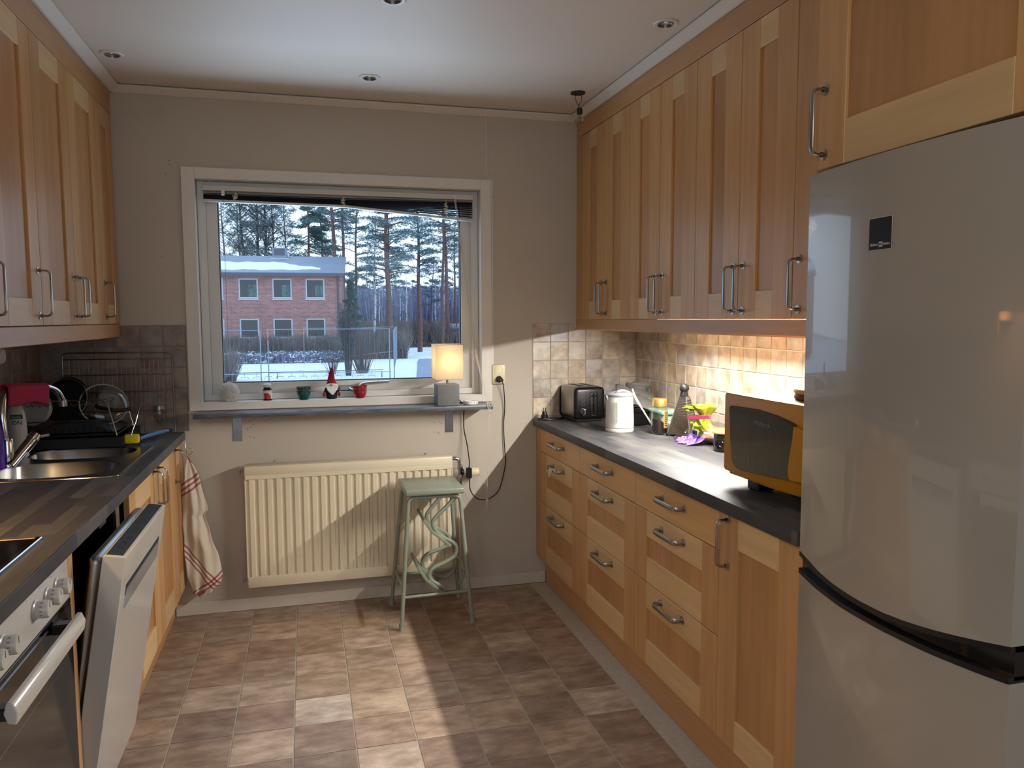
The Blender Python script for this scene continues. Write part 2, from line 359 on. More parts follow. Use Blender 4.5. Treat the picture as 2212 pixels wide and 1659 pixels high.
# ------------------------------------------------------------ cabinet makers
def handle(parent,x,s,y,z,L,vert,name='handle'):
    """bow handle with two round foot plates; x face plane, s outward sign"""
    m_=MB(); h_=L/2; d=.034
    P=(lambda a,dd:(x+s*dd,y,z+a)) if vert else (lambda a,dd:(x+s*dd,y+a,z))
    for a in (-h_,h_):
        m_.lathe([(0,0),(.0135,0),(.0135,.002),(.006,.003),(.006,.008)],P(a,0),16,axis='x' if s>0 else '-x')
    pts=arc([P(-h_,.002),P(-h_,d),P(h_,d),P(h_,.002)],.014,4)
    mid=[]
    for p in pts:
        a=(p.z-z) if vert else (p.y-y); k=max(0,1-(a/h_)**2)*.006; p.x+=s*k*(1 if abs(p.x-x)>.02 else 0); mid.append(p)
    m_.tube(mid,.0066,10,flat=(1.25,.5) if vert else (.5,1.3)); return m_.build(name,'brushed_steel',parent)
def front(root,nm,x,s,y0,y1,z0,z1,kind='shaker',st=.1,rl=.095,hd=None):
    """cabinet front lying in plane x, facing s; y0<y1"""
    g=.0015; a,b=y0+g,y1-g; c,d=z0+g,z1-g; xi=x-s*.019
    X=lambda p,q:(min(p,q),max(p,q))
    if kind=='slab':
        p=MB().box(*X(x,xi),a,b,c,d,.0012).build(nm,'wood_slab',root)
    else:
        p=MB().box(*X(x-s*.008,xi),a+st-.004,b-st+.004,c+rl-.004,d-rl+.004).build(nm,'wood_panel',root)
        for (q0,q1) in ((a,a+st),(b-st,b)):
            o=MB().box(*X(x,xi),q0,q1,c,d,.0012).build('stile','wood_stile',root); o.parent=p; 
        for (q0,q1) in ((c,c+rl),(d-rl,d)):
            o=MB().box(*X(x,xi),a+st+.0004,b-st-.0004,q0,q1,.0012).build('rail','wood_rail',root); o.parent=p
    if hd:
        yy,zz,L,vert=hd; o=handle(root,x,s,yy,zz,L,vert); o.parent=p
    return p
def carcass(root,x,s,depth,y0,y1,z0,z1,mat='wood_stile',open_front=True):
    xi=x-s*.0195; xb=x-s*depth; X=lambda p,q:(min(p,q),max(p,q)); t=.016
    m_=MB(); m_.box(*X(xi,xb),y0+.001,y0+t,z0,z1); m_.box(*X(xi,xb),y1-t,y1-.001,z0,z1); m_.box(*X(xi,xb),y0+t,y1-t,z0,z0+t); m_.box(*X(xi,xb),y0+t,y1-t,z1-t,z1); m_.box(*X(xb+s*.004,xb),y0+t,y1-t,z0+t,z1-t)
    return m_.build('carcass',mat,root)
# ---- right base run
XB=1.183
for (y0,y1,lb,hl) in ((-.68,-.08,'drawer cabinet with a white tag on its middle handle, by the back wall','t'),(-1.29,-.68,'three-drawer base cabinet in the middle of the right run',''),(-1.897,-1.29,'widest looking three-drawer cabinet, beside the tall-handled door cabinet','')):
    c_=thing('drawer_cabinet',(XB+.3,(y0+y1)/2,.155),'maple '+lb,'cabinet','maple base cabinets under the right worktop')
    carcass(c_,XB,-1,.56,y0,y1,.157,.857)
    ym=(y0+y1)/2
    front(c_,'drawer',XB,-1,y0,y1,.733,.858,'slab',hd=(ym,.805,.16,False))
    front(c_,'drawer',XB,-1,y0,y1,.466,.733,hd=(ym,.692,.16,False))
    front(c_,'drawer',XB,-1,y0,y1,.156,.466,hd=(ym,.430,.16,False))
    if hl:
        MB().box(XB,XB+.019,-.079,-.002,.156,.858,.001).build('filler_strip','wood_stile',c_)
c_=thing('door_cabinet',(XB+.3,-2.1,.155),'maple base cabinet with one tall panelled door, next to the fridge','cabinet','maple base cabinets under the right worktop')
carcass(c_,XB,-1,.56,-2.297,-1.897,.157,.857)
front(c_,'door',XB,-1,-2.297,-1.897,.156,.858,hd=(-1.945,.77,.138,True))
pl=thing('plinth',(1.235,-1.1,0),'long maple kickboard in two lengths below the right base cabinets','kickboard')
MB().box(1.235,1.251,-1.072,-.013,.001,.155,.001).build('board','wood_long',pl); MB().box(1.233,1.249,-2.297,-1.076,.001,.155,.001).build('board','wood_long',pl)
wt=MB().box(1.163,XR-.0065,-2.297,-.0068,.8605,.8995,.003,seg=2).build('worktop','worktop_laminate')
tag(recenter(wt,(1.46,-1.15,.8605)),'dark grey worktop holding the toaster and yellow microwave','worktop')
# ---- right upper run
XU=1.408
def upper(root,x,s,y0,y1,z0,z1,hy,hz,side):
    front(root,'door',x,s,y0,y1,z0,z1,rl=.09,st=.1,hd=(hy,hz,.148,True))
ul=[(-.395,-.09,-.365),(-.70,-.395,-.425),(-1.0,-.70,-.97),(-1.3,-1.0,-1.03),(-1.6,-1.3,-1.57),(-1.9,-1.6,-1.63)]
labs=['maple wall cabinet pair of narrow doors nearest the window wall','second maple wall cabinet pair from the window wall, right side','third maple wall cabinet pair from the window wall, above the tiled splashback']
for k in range(3):
    a,b=ul[2*k],ul[2*k+1]; y0,y1=b[0],a[1]
    c_=thing('wall_cabinet',(XU+.17,(y0+y1)/2,1.42),labs[k],'cabinet','maple wall cabinets on the right wall')
    carcass(c_,XU,-1,.345,y0,y1,1.425,2.362)
    for d in (a,b): upper(c_,XU,-1,d[0],d[1],1.422,2.365,d[2],1.525,0)
    if k==0: MB().box(XU+.001,XU+.019,-.0895,-.002,1.422,2.365,.001).build('filler_strip','wood_stile',c_)
c_=thing('wall_cabinet',(XU+.17,-2.1,1.42),'single-door maple wall cabinet half hidden behind the fridge','cabinet','maple wall cabinets on the right wall')
carcass(c_,XU,-1,.345,-2.297,-1.9,1.425,2.362)
front(c_,'door',XU,-1,-2.297,-1.9,1.422,2.365,rl=.09,hd=(-1.932,1.525,.148,True))
tag(recenter(MB().box(XU,XU+.018,-2.297,-.002,2.367,2.4500,.001).build('cornice_board','wood_long'),(XU,-1.1,2.367)),'maple filler board between right wall cabinets and ceiling','trim board')
lr=MB(); lr.prism([(XU,1.4205),(XU+.018,1.4205),(XU+.018,1.367),(XU+.006,1.367),(XU+.001,1.373)],-2.297,-.002,'y')
tag(recenter(lr.build('light_rail','wood_long',smooth=False),(XU,-1.1,1.367)),'maple light rail under the right wall cabinets','trim board')
# lamp strip under the cupboards (its housing lies behind the light rail)
emis('lamp_tube','FFF0D2',9)
lt=thing('undercabinet_lamp',(1.56,-1.70,1.40),'slim lit lamp strip hidden under the right wall cabinets','lamp')
MB().box(1.545,1.60,-2.26,-.70,1.405,1.4235,.002).build('housing','white_plastic',lt)
MB().box(1.553,1.592,-2.25,-.71,1.3985,1.4045,.002).build('diffuser','lamp_tube',lt)
a_=area('undercabinet_light',(1.562,-1.36,1.392),(0,math.radians(33),0),.012,1.25,34,(1,.98,.93))
# ---- over-fridge cabinet and fridge
c_=thing('fridge_top_cabinet',(XB+.3,-2.6,1.775),'deep maple cabinet with a wide door directly above the fridge','cabinet')
carcass(c_,XB,-1,.57,-2.935,-2.30,1.778,2.42)
front(c_,'door',XB,-1,-2.935,-2.30,1.772,2.42,rl=.098,hd=(-2.332,1.88,.148,True))
MB().box(XB+.001,XB+.019,-2.935,-2.30,2.421,2.482).build('top_filler','wood_long',c_)
def fr_mat():
    m,t,b,o=nodes('fridge_enamel'); b.inputs['Base Color'].default_value=lin('A19A90'); b.inputs['Roughness'].default_value=.24; b.inputs['Metallic'].default_value=.1; b.inputs['Coat Weight'].default_value=.9; b.inputs['Coat Roughness'].default_value=.03
    bump(t,b,noise(t,coords(t,rand=False),160,2),.05,.0006)
fr_mat()
fr=thing('fridge',(1.45,-2.615,0),'tall pearl-grey fridge freezer with bulged doors and black grip band','fridge')
FY0,FY1=-2.905,-2.318
def fx(y): # bulged front
    t_=(y-(FY0+FY1)/2)/((FY1-FY0)/2); return 1.158-.026*(1-t_*t_)
def bulge(zlo,zhi,n=24,back=1.215,off=0):
    """door slab whose front follows fx and whose lower/upper edge may curve"""
    m_=MB(); ys_=[FY0+(FY1-FY0)*k/n for k in range(n+1)]
    F=[];B=[]
    nz=10
    vs=[]; 
    for y in ys_:
        a,b=zlo(y),zhi(y); vs.append([m_.bm.verts.new((fx(y)+off,y,a+(b-a)*q/nz)) for q in range(nz+1)]+[m_.bm.verts.new((back,y,b)),m_.bm.verts.new((back,y,a))])
    L_=len(vs[0])
    for i in range(n):
        for q in range(L_): m_.bm.faces.new((vs[i][q],vs[i][(q+1)%L_],vs[i+1][(q+1)%L_],vs[i+1][q]))
    m_.bm.faces.new(vs[0]); m_.bm.faces.new(vs[-1][::-1]); return m_
def lerp_tab(tab):
    def g(y):
        for (a,va),(b,vb) in zip(tab,tab[1:]):
            if y<=a and y>=b: return va+(vb-va)*(a-y)/(a-b)
        return tab[-1][1]
    return g
up_edge=lerp_tab([(-2.3,.862),(-2.36,.849),(-2.41,.836),(-2.47,.827),(-2.55,.822),(-2.63,.8225),(-2.69,.827),(-2.75,.834),(-2.80,.842),(-2.845,.850),(-2.94,.868)])
lo_edge=lerp_tab([(-2.3,.810),(-2.40,.797),(-2.5,.789),(-2.63,.788),(-2.75,.790),(-2.85,.795),(-2.94,.801)])
MB().box(1.222,XR-.02,FY0+.002,FY1-.002,.02,1.755,.004).build('cabinet_body','fridge_enamel',fr)
d1=bulge(up_edge,lambda y:1.757).build('upper_door','fridge_enamel',fr)
d2=bulge(lambda y:.06,lambda y:lo_edge(y)-.004).build('lower_door','fridge_enamel',fr)
g1=bulge(lambda y:lo_edge(y)+.001,lambda y:up_edge(y)-.0005,off=.010,back=1.221).build('grip_band','gloss_black',fr)
g2=bulge(lambda y:lo_edge(y)-.0035,lambda y:lo_edge(y)+.008,off=-.002).build('grip_lip','black_plastic',fr)
g3=bulge(lambda y:up_edge(y)-.011,lambda y:up_edge(y)-.0003,off=-.001).build('grip_top_edge','black_plastic',fr)
MB().box(1.20,1.24,FY0+.03,FY1-.03,.0,.058).build('base_grille','black_plastic',fr)
MB().lathe([(0,1.757),(.02,1.757),(.02,1.765),(0,1.765)],(1.3,FY1-.04,0),12).build('hinge_cap','white_plastic',fr)
# brand badge
by=-2.5875; bz=1.596; bxx=fx(by)-.0012
sl=(fx(by+.03)-fx(by-.03))/.06
Mb=Matrix(((0,sl,-1,0),(-1,0,-0,0),(0,1,0,0),(0,0,0,1)))
ex=Vector((-sl,-1,0)).normalized(); ez=Vector((0,0,1)); en=ex.cross(ez).normalized()
def BM(du,dv,dn): m_=Matrix((ex,ez,en)).transposed().to_4x4(); m_.translation=Vector((bxx,by,bz))+ex*du+ez*dv+en*dn; return m_
if en.x>0: en=-en
plain('badge_black','0C0C0D',.3); plain('badge_print','B9B4AE',.4)
def plate(nm,w_,h_,du,dv,dn,mat):
    m_=MB(); tmp=bmesh.new(); bmesh.ops.create_cube(tmp,size=1,matrix=Matrix.Diagonal((w_,h_,.0008,1))); m_.merge(tmp,BM(du,dv,dn)); o=m_.build(nm,mat,fr); return o
pb=plate('badge_border',.0665,.0665,0,0,.0,'badge_print'); pk=plate('badge',.0635,.0635,0,0,.0006,'badge_black'); pk.parent=fr
o=plate('badge_square',.0105,.0105,.003,-.0215,.0011,'badge_print'); o.parent=pk
for tx,du,sz,mt in (('Elektro',-.0165,.0075,'badge_print'),('Helios',.0195,.0075,'badge_print'),('EH',.003,.006,'badge_black')):
    o=text('badge_lettering',tx,sz,BM(du,-.0215,.0017 if tx=='EH' else .0012),mt,fr,.00008); o.parent=pk
# ---- left upper run
XUL=-.82
LU=[(-.285,-.012,-.255),(-.69,-.285,-.655),(-1.09,-.69,-.725),(-1.49,-1.09,-1.12),(-1.89,-1.49,-1.52)]
def lth(idx,lb,y0,y1):
    c_=thing('wall_cabinet',(XUL-.17,(y0+y1)/2,1.41),lb,'cabinet','maple wall cabinets on the left wall')
    carcass(c_,XUL,1,.335,y0,y1,1.413,2.347)
    for k in idx: d=LU[k]; front(c_,'door',XUL,1,d[0],d[1],1.410,2.350,rl=.085,st=.095 if k else .075,hd=(d[2],1.515,.145,True))
    return c_
lth([0],'narrow single-door maple wall cabinet beside the window wall, left side',-.285,-.012)
lth([1,2],'two-door maple wall cabinet above the dish rack',-1.09,-.285)
lth([3,4],'nearest maple wall cabinet at the left edge of the picture',-1.89,-1.09)
tag(recenter(MB().box(XUL-.018,XUL,-1.89,-.002,2.352,2.4500,.001).build('cornice_board','wood_long'),(XUL,-1.1,2.352)),'maple filler board between left wall cabinets and ceiling','trim board')
tag(recenter(MB().box(XUL-.018,XUL,-1.89,-.012,1.350,1.409,.002).build('light_rail','wood_long'),(XUL,-1.1,1.35)),'maple light rail under the left wall cabinets','trim board')
# extractor hood over the hob (its lamp is the warm light on the left)
hd=thing('cooker_hood',(-.95,-2.19,1.42),'slim steel cooker hood above the hob, left wall','cooker hood')
MB().box(-1.155,-.78,-2.49,-1.892,1.50,1.60,.004).build('body','steel',hd); MB().box(-1.155,-.801,-2.48,-1.90,1.485,1.4995).build('filter','brushed_steel',hd)
MB().box(-.800,-.785,-2.48,-1.90,1.448,1.4995,.001).build('lamp_shield','steel',hd)  # unseen lip added to block the lamp's reflection in the fridge
area('hood_light',(-.93,-2.0,1.478),(0,0,0),.05,.09,6.5,(1,.62,.28))
# ---- left base run
XBL=-.58
c_=thing('sink_cabinet',(-.86,-.9,.155),'maple two-door sink cabinet between the dishwasher and the corner','cabinet','maple base cabinets under the left worktop')
carcass(c_,XBL,1,.54,-1.15,-.25,.157,.70)
front(c_,'door',XBL,1,-.675,-.25,.156,.858,hd=(-.63,.77,.145,True)); front(c_,'door',XBL,1,-1.14,-.675,.156,.858,hd=(-.72,.77,.145,True))
c_=thing('corner_cabinet',(-.86,-.13,.155),'narrow maple base cabinet beside the tea towel','cabinet','maple base cabinets under the left worktop')
carcass(c_,XBL,1,.54,-.25,-.008,.157,.857); front(c_,'door',XBL,1,-.25,-.008,.156,.858,st=.07,hd=(-.205,.77,.145,True))
pl=MB().box(-.651,-.635,-1.185,-.013,.001,.155,.001).build('plinth','wood_long'); tag(recenter(pl,(-.643,-.6,.0)),'maple kickboard below the left base cabinets','kickboard')
fp=MB().box(-.78,XBL,-1.832,-1.797,.0,.858,.001).build('side_panel','wood_stile'); tag(recenter(fp,(-.7,-1.81,0)),'upright maple panel between the oven and the open dishwasher','panel')
# left worktop with sink and hob cut-outs
wl=MB(); 
def slab(x0,x1,y0,y1): wl.box(x0,x1,y0,y1,.8605,.8995)
wl.box(-.625,-.5637,-3.4,-.0068,.8605,.8995); wl.box(-.5637,-.5607,-3.4,-.0068,.8615,.8985,.001); slab(-1.154,-1.105,-3.4,-.0068); slab(-1.105,-.625,-.29,-.0068); slab(-1.105,-.625,-1.86,-1.095); slab(-1.105,-.625,-3.4,-2.44)
tag(recenter(wl.build('worktop','worktop_laminate',smooth=False),(-.86,-1.2,.8605)),'dark grey worktop on the left with the steel sink and hob','worktop')
# ============================================================ window shelf, brackets, blind, radiator, stool
sh=MB().box(-.505,.911,-.155,-.0155,.972,.9945,.003,seg=2).build('window_shelf','shelf_stone'); tag(recenter(sh,(.2,-.08,.972)),'long blue-grey stone shelf under the window','shelf')
for bx,lb in ((-.325,'steel angle bracket under the left end of the window shelf'),(.713,'steel angle bracket under the right end of the window shelf')):
    t_=thing('shelf_bracket',(bx,-.002,.84),lb,'bracket','shelf brackets')
    MB().box(bx-.021,bx+.021,-.004,-.0005,.842,.968,.001).build('wall_flange','steel',t_)
    MB().box(bx-.021,bx+.021,-.13,-.0005,.9675,.9715,.001).build('shelf_flange','steel',t_)
    for z in (.86,.90,.94): MB().lathe([(0,0),(.005,0),(.004,.002),(0,.0025)],(bx+.004,-.004,z),10,'-y').build('screw','brushed_steel',t_)
# old screw holes
plain('hole_dark','2B211A',.9)
hm=MB()
for (x,z) in ((.62,.935),(.632,.937),(.66,.935),(.675,.934),(.63,.895),(.642,.893),(.662,.897),(.672,.89),(.635,.845),(.655,.842),(.66,.838),(-.27,.935),(-.25,.92),(-.262,.905),(-.28,.9),(-.27,.86),(-.25,.855),(-.19,.93),(-.585,2.16),(-.582,2.145),(-.60,2.10),(.97,2.16),(.99,2.13),(1.0,1.9),(.955,2.05),(1.15,1.65),(-.63,1.72)):
    hm.lathe([(0,0),(.0022,0),(0,.0008)],(x,-.0002,z),6,'-y')
o=hm.build('screw_holes','hole_dark',wall_back); 
# cable duct strips on wall
cd=MB(); cd.tube([(.918,-.003,2.45),(.920,-.003,2.16),(.9465,-.003,2.135)],.003,6); cd.box(.943,.951,-.006,-.0005,1.19,2.135)
tag(recenter(cd.build('wall_cable','white_paint'),(.94,-.003,1.19)),'thin painted cable running up the wall to the right of the window','cable')
# ---- venetian blind
bl=thing('venetian_blind',(.2,.035,1.93),'raised venetian blind hanging crooked at the top of the window','blind')
plain('blind_metal','C9C6C0',.35,.0); plain('slat_dark','45464E',.4,.1); plain('cord','CFC8B4',.8)
MB().box(-.448,.856,.022,.048,2.036,2.062,.002).build('headrail','blind_metal',bl)
def bz(x,k): # k 0 top .. 1 bottom rail
    L0,Mx,Rr=1.996,1.989,1.936
    zb=L0+(Mx-L0)*(x+.448)/.657 if x<.209 else Mx+(Rr-Mx)*((x-.209)/.647)
    kk=k if x<.209 else k**(1+1.2*(x-.209)/.647)
    return 2.032+(zb-2.032)*kk
NS=14
for i in range(NS):
    k=(i+.6)/(NS+.6); m_=MB(); xs=[-.444+1.296*q/12 for q in range(13)]; tl=.5
    V=[]
    for x in xs:
        z=bz(x,k); cz=.002+R.uniform(-.0004,.0004)
        V.append([m_.bm.verts.new((x,.024,z-tl*.01)),m_.bm.verts.new((x,.036,z+cz)),m_.bm.verts.new((x,.048,z+tl*.01))])
    for a,b in zip(V,V[1:]):
        for q in (0,1): m_.bm.faces.new((a[q],a[q+1],b[q+1],b[q]))
    m_.build('slat','blind_metal' if i in (0,1,3) else 'slat_dark',bl,recalc=False)
m_=MB()
for a,b in ((-.448,.209),(.209,.856)):
    n_=[(a,bz(a,1)),(b,bz(b,1))]
    m_.quads([(x,y,z+d) for (x,z) in n_ for y in (.021,.049) for d in (-.011,-.001)],[(0,1,3,2),(4,6,7,5),(0,4,5,1),(2,3,7,6),(1,5,7,3),(0,2,6,4)])
m_.build('bottom_rail','blind_metal',bl,smooth=False)
for cx in (-.30,.20,.712):
    m_=MB(); z1=bz(cx,1)-.004; z0=2.034
    for q in range(5):
        zc=z0+(z1-z0)*(.25+.7*q/5); m_.tube(spline([(cx+R.uniform(-.012,.012),.020+R.uniform(-.006,0),zc+R.uniform(-.006,.006)) for _ in range(6)],4,True),.0013,5,closed=True)
    m_.tube([(cx,.019,2.036),(cx+.002,.018,z1)],.0012,5); m_.build('ladder_cord','cord',bl)
MB().tube([(-.355,.02,2.02),(-.356,.012,1.95),(-.354,.012,1.36)],.003,8).tube([(-.354,.012,1.36),(-.352,.012,1.285)],[.0035,.0055],8).build('tilt_wand','clear_film',bl)
m_=MB(); m_.box(-.362,-.348,.012,.022,2.012,2.036); m_.box(.748,.765,.018,.0225,2.045,2.053); m_.build('clips','white_plastic',bl)
for dx in (0,.004,-.003):
    MB().tube(spline([(.757+dx,.018,2.045),(.768+dx,.0,1.93),(.793+dx,-.02,1.7),(.848+dx,-.022,1.28),(.885+dx*1.5,-.16,.99),(.888+dx*2,-.162,.94),(.893+dx*3,-.13,.75),(.892+dx*4,-.09,.60+dx*8)],5),.0012,5).build('pull_cord','cord',bl)
m_=MB(); m_.tube([(.892,-.09,.62),(.892,-.088,.50)],.0012,5); m_.box(.886,.898,-.094,-.082,.475,.50,.001); m_.tube([(.893,-.088,.475),(.889,-.086,.425)],[.004,.002],6); m_.build('cord_tassel','cord',bl)
# ---- radiator
ra=thing('radiator',(.205,-.06,.14),'cream ribbed panel radiator under the window shelf','radiator')
m_=MB(); x0,x1=-.290,.706; n=24; p=(x1-x0)/n; pr=[]
for i in range(n):
    a=x0+i*p
    pr+=[(a,-.096),(a+p*.30,-.096),(a+p*.42,-.106),(a+p*.88,-.106)] 
pr.append((x1,-.096))
V0=[m_.bm.verts.new((x,y,.19)) for x,y in pr]; V1=[m_.bm.verts.new((x,y,.688)) for x,y in pr]
for a,b,c,d in zip(V0,V0[1:],V1[1:],V1): m_.bm.faces.new((a,b,c,d))
m_.build('ribbed_panel','radiator_enamel',ra,smooth=False)
MB().box(x0,x1,-.0955,-.075,.15,.725).build('water_panel','radiator_enamel',ra)
MB().box(x0,x1,-.052,-.035,.15,.72).build('rear_panel','radiator_enamel',ra)
m_=MB(); m_.box(x0-.004,x1+.003,-.108,-.028,.684,.733,.006,seg=2); m_.build('top_cover','radiator_enamel',ra)
MB().box(x0-.002,x1+.002,-.1085,-.085,.668,.690,.003).build('upper_lip','radiator_enamel',ra)
m_=MB(); m_.box(x0-.002,x1+.002,-.110,-.03,.142,.196,.006,seg=2); m_.build('bottom_rail','radiator_enamel',ra)
for xx in (x0-.004,x1-.002): MB().box(xx,xx+.005,-.104,-.03,.15,.72,.001).build('side_cover','radiator_enamel',ra)
for xx in (-.16,.58): MB().tube([(xx,-.027,.733),(xx,-.027,.741),(xx+.008,-.027,.743)],.0022,6).build('wall_hook','steel',ra)
for z in (.705,.17): MB().tube([(-.294,-.06,z),(-.315,-.06,z),(-.315,-.06,z-.015)],.003,6).build('vent_pin','brushed_steel',ra)
m_=MB(); m_.tube(arc([(.708,-.06,.712),(.750,-.06,.715),(.757,-.06,.60)],.03,6),.0085,10); m_.lathe([(.012,0),(.015,.004),(.015,.018),(.012,.022)],(.757,-.06,.655),8); m_.lathe([(.013,0),(.015,.003),(.013,.02)],(.757,-.06,.61),10); m_.tube([(.757,-.06,.60),(.757,-.055,.55),(.757,-.01,.53)],.008,8)
m_.build('valve','steel',ra)
m_=MB(); m_.lathe([(.010,0),(.017,.002),(.017,.012),(.0,.012)],(.762,-.06,.640),12,'x'); m_.build('valve_neck','black_plastic',ra)
m_=MB(); n_=24; prof=[(0,0),(.020,0),(.022,.004),(.022,.046),(.018,.052),(0,.052)]; m_.lathe(prof,(.803,-.06,.638),n_,'x')
for k in range(16):
    a=2*PI*k/16; m_.box(.812,.845,-.06+.0215*math.cos(a)-.0015,-.06+.0215*math.cos(a)+.0015,.638+.0215*math.sin(a)-.0015,.638+.0215*math.sin(a)+.0015)
m_.build('thermostat_head','cream_plastic',ra)
MB().tube([(.757,-.03,.53),(.759,-.02,.3),(.76,-.02,.02)],.006,8).build('supply_pipe','radiator_enamel',ra)
# ---- step stool
plain('sage_paint','868C7B',.33,var=.06,vs=9)
st=thing('step_stool',(.56,-.29,0),'sage green tubular step stool with folded steps in front of the radiator','stool')
MB().box(.425,.702,-.450,-.155,.617,.647,.009,seg=3).build('seat','sage_paint',st)
def frameU(nm,a,b,c,d):
    m_=MB(); m_.tube(arc([a,b,c,d],.035,6),.0095,10); return m_.build(nm,'sage_paint',st)
FLp,FRp,BLp,BRp=(.397,-.465,.012),(.731,-.451,.012),(.388,-.127,.012),(.73,-.115,.012)
for nm,a,b,c,d in (('front_frame',FLp,(.443,-.418,.606),(.684,-.418,.606),FRp),('rear_frame',BLp,(.443,-.185,.606),(.684,-.185,.606),BRp)): frameU(nm,a,b,c,d)
for p_ in (FLp,FRp,BLp,BRp): MB().lathe([(0,0),(.0155,0),(.0145,.006),(.012,.012),(.0125,.034),(.0,.034)],(p_[0],p_[1],0),12).build('rubber_foot','sage_paint',st)
def on(a,b,z): t_=(z-a[2])/(b[2]-a[2]); return tuple(a[i]+(b[i]-a[i])*t_ for i in range(3))
TF,TG,TB,TC=(.443,-.418,.606),(.684,-.418,.606),(.443,-.185,.606),(.684,-.185,.606)
for a,b in ((on(FLp,TF,.15),on(FRp,TG,.15)),(on(BLp,TB,.155),on(BRp,TC,.155)),(on(FLp,TF,.19),on(BLp,TB,.19))): MB().tube([a,b],.0075,8).build('cross_rail','sage_paint',st)
fz=[(.676,.606),(.617,.545),(.573,.505),(.556,.479),(.565,.446),(.594,.411),(.648,.379),(.669,.350),(.658,.312),(.609,.283),(.560,.263),(.538,.238),(.543,.207),(.58,.179),(.623,.150)]
bzg=[(.690,.606),(.628,.549),(.570,.484),(.558,.456),(.575,.420),(.643,.375),(.671,.341),(.660,.304),(.608,.285),(.556,.266),(.534,.233),(.543,.192),(.594,.158),(.64,.143),(.675,.16),(.699,.20),(.705,.25)]
MB().tube(spline([(x,-.405,z) for x,z in fz],4),.0095,10).build('folding_frame','sage_paint',st)
MB().tube(spline([(x,-.205,z) for x,z in bzg],4),.0095,10).build('folding_frame','sage_paint',st)
def tread(pts):
    m_=MB(); a=[Vector((x,0,z)) for x,z in pts]; nrm=[]
    P_=[]
    for i,p_ in enumerate(a):
        d=(a[min(i+1,len(a)-1)]-a[max(i-1,0)]).normalized(); P_.append((p_,Vector((-d.z,0,d.x))))
    poly=[(q.x+n_.x*.007,q.z+n_.z*.007) for q,n_ in P_]+[(q.x-n_.x*.007,q.z-n_.z*.007) for q,n_ in P_[::-1]]
    m_.prism(poly,-.418,-.192,'y',bev=.002); return m_.build('folded_step','sage_paint',st,smooth=False)
tread([(.513,.497),(.553,.435),(.566,.425),(.640,.362)]); tread([(.480,.278),(.524,.207),(.538,.195),(.600,.140)])
MB().tube([(.700,-.40,.245),(.712,-.30,.25),(.705,-.19,.25)],.006,8).tube([(.705,-.30,.25),(.725,-.30,.19),(.70,-.3,.135)],.006,8).build('hinge_bar','sage_paint',st)
# ---- wall socket, plug, lamp lead
so=thing('wall_socket',(.975,-.001,1.088),'cream double wall socket to the right of the window','socket')
MB().box(.940,1.009,-.022,-.001,1.088,1.188,.003,seg=2).build('plate','cream_plastic',so)
for z in (1.163,1.113):
    m_=MB(); m_.lathe([(.0215,0),(.0215,.0012),(.0185,.0012),(.0185,-.004),(0,-.004)],(.975,-.0222,z),24,'-y'); m_.build('socket_well','cream_plastic',so)
    if z>1.15:
        m_=MB(); 
        for dx in (-.0095,.0095): m_.lathe([(0,0),(.0026,0),(0,.0005)],(.975+dx,-.0185,z),8,'-y')
        m_.box(.973,.977,-.0190,-.0183,z+.013,z+.018); m_.box(.973,.977,-.0190,-.0183,z-.018,z-.013); m_.build('pin_holes','matte_black',so)
pg=thing('plug',(.975,-.045,1.105),'black plug in the lower wall socket with a long lead','plug')
m_=MB(); m_.lathe([(0,0),(.018,0),(.017,.006),(.012,.012),(.011,.03),(.006,.034),(0,.034)],(.975,-.0235,1.112),14,'-y'); m_.box(.965,.992,-.052,-.036,1.101,1.117,.003); m_.build('plug_body','black_plastic',pg)
m_=MB(); m_.tube(spline([(.985,-.045,1.106),(.998,-.03,1.07),(1.008,-.012,.962),(1.002,-.01,.864),(1.008,-.012,.72),(1.011,-.012,.666),(.98,-.02,.543),(.94,-.03,.497),(.892,-.035,.482),(.845,-.04,.494),(.812,-.05,.54),(.803,-.07,.60),(.802,-.082,.62)],6),.0028,6); m_.build('cable','black_plastic',pg)
m_=MB(); m_.box(.785,.812,-.095,-.068,.612,.665,.003); m_.build('inline_switch','black_plastic',pg)
m_=MB(); m_.tube(spline([(.799,-.082,.665),(.803,-.07,.70),(.798,-.04,.78),(.788,-.018,.85),(.786,-.02,.90),(.785,-.03,.945),(.79,-.01,.968)],6),.0028,6); m_.build('upper_cable','black_plastic',pg)
# ---- things on the window ledge and shelf
zl_=1.0352
def pompom():
    m_=MB(); m_.sphere((0,0,.0),.038,seg=20)
    bm=m_.bm; rr=random.Random(3)
    for _ in range(2600):
        d=Vector((rr.gauss(0,1),rr.gauss(0,1),rr.gauss(0,1))).normalized(); t1=d.orthogonal().normalized(); t1=(Matrix.Rotation(rr.uniform(0,2*PI),3,d)@t1)
        a=d*.034; L_=rr.uniform(.012,.0165); b=d*(.034+L_)+t1*rr.uniform(-.004,.004)
        if b.z<-.044: b.z=-.044
        v=[bm.verts.new(a-t1*.0012),bm.verts.new(a+t1*.0012),bm.verts.new(b+t1*.0009),bm.verts.new(b-t1*.0009)]; bm.faces.new(v)
    return m_
plain('wool','F6F2EA',.95)
m_=pompom(); bmesh.ops.translate(m_.bm,vec=(-.358,-.0,zl_+.045),verts=m_.bm.verts); o=m_.build('pompom','wool',recalc=False); tag(recenter(o,(-.358,0,zl_)),'fluffy white wool pompom at the left end of the window ledge','pompom')
pj=thing('pill_jar',(-.182,.012,zl_),'small brown jar with white lid and red label on the window ledge','jar')
plain('amber_glass','3A1710',.12); plain('red_label','B2202A',.5); plain('white_label','D6D2CC',.5)
C_=(-.182,.012,zl_)
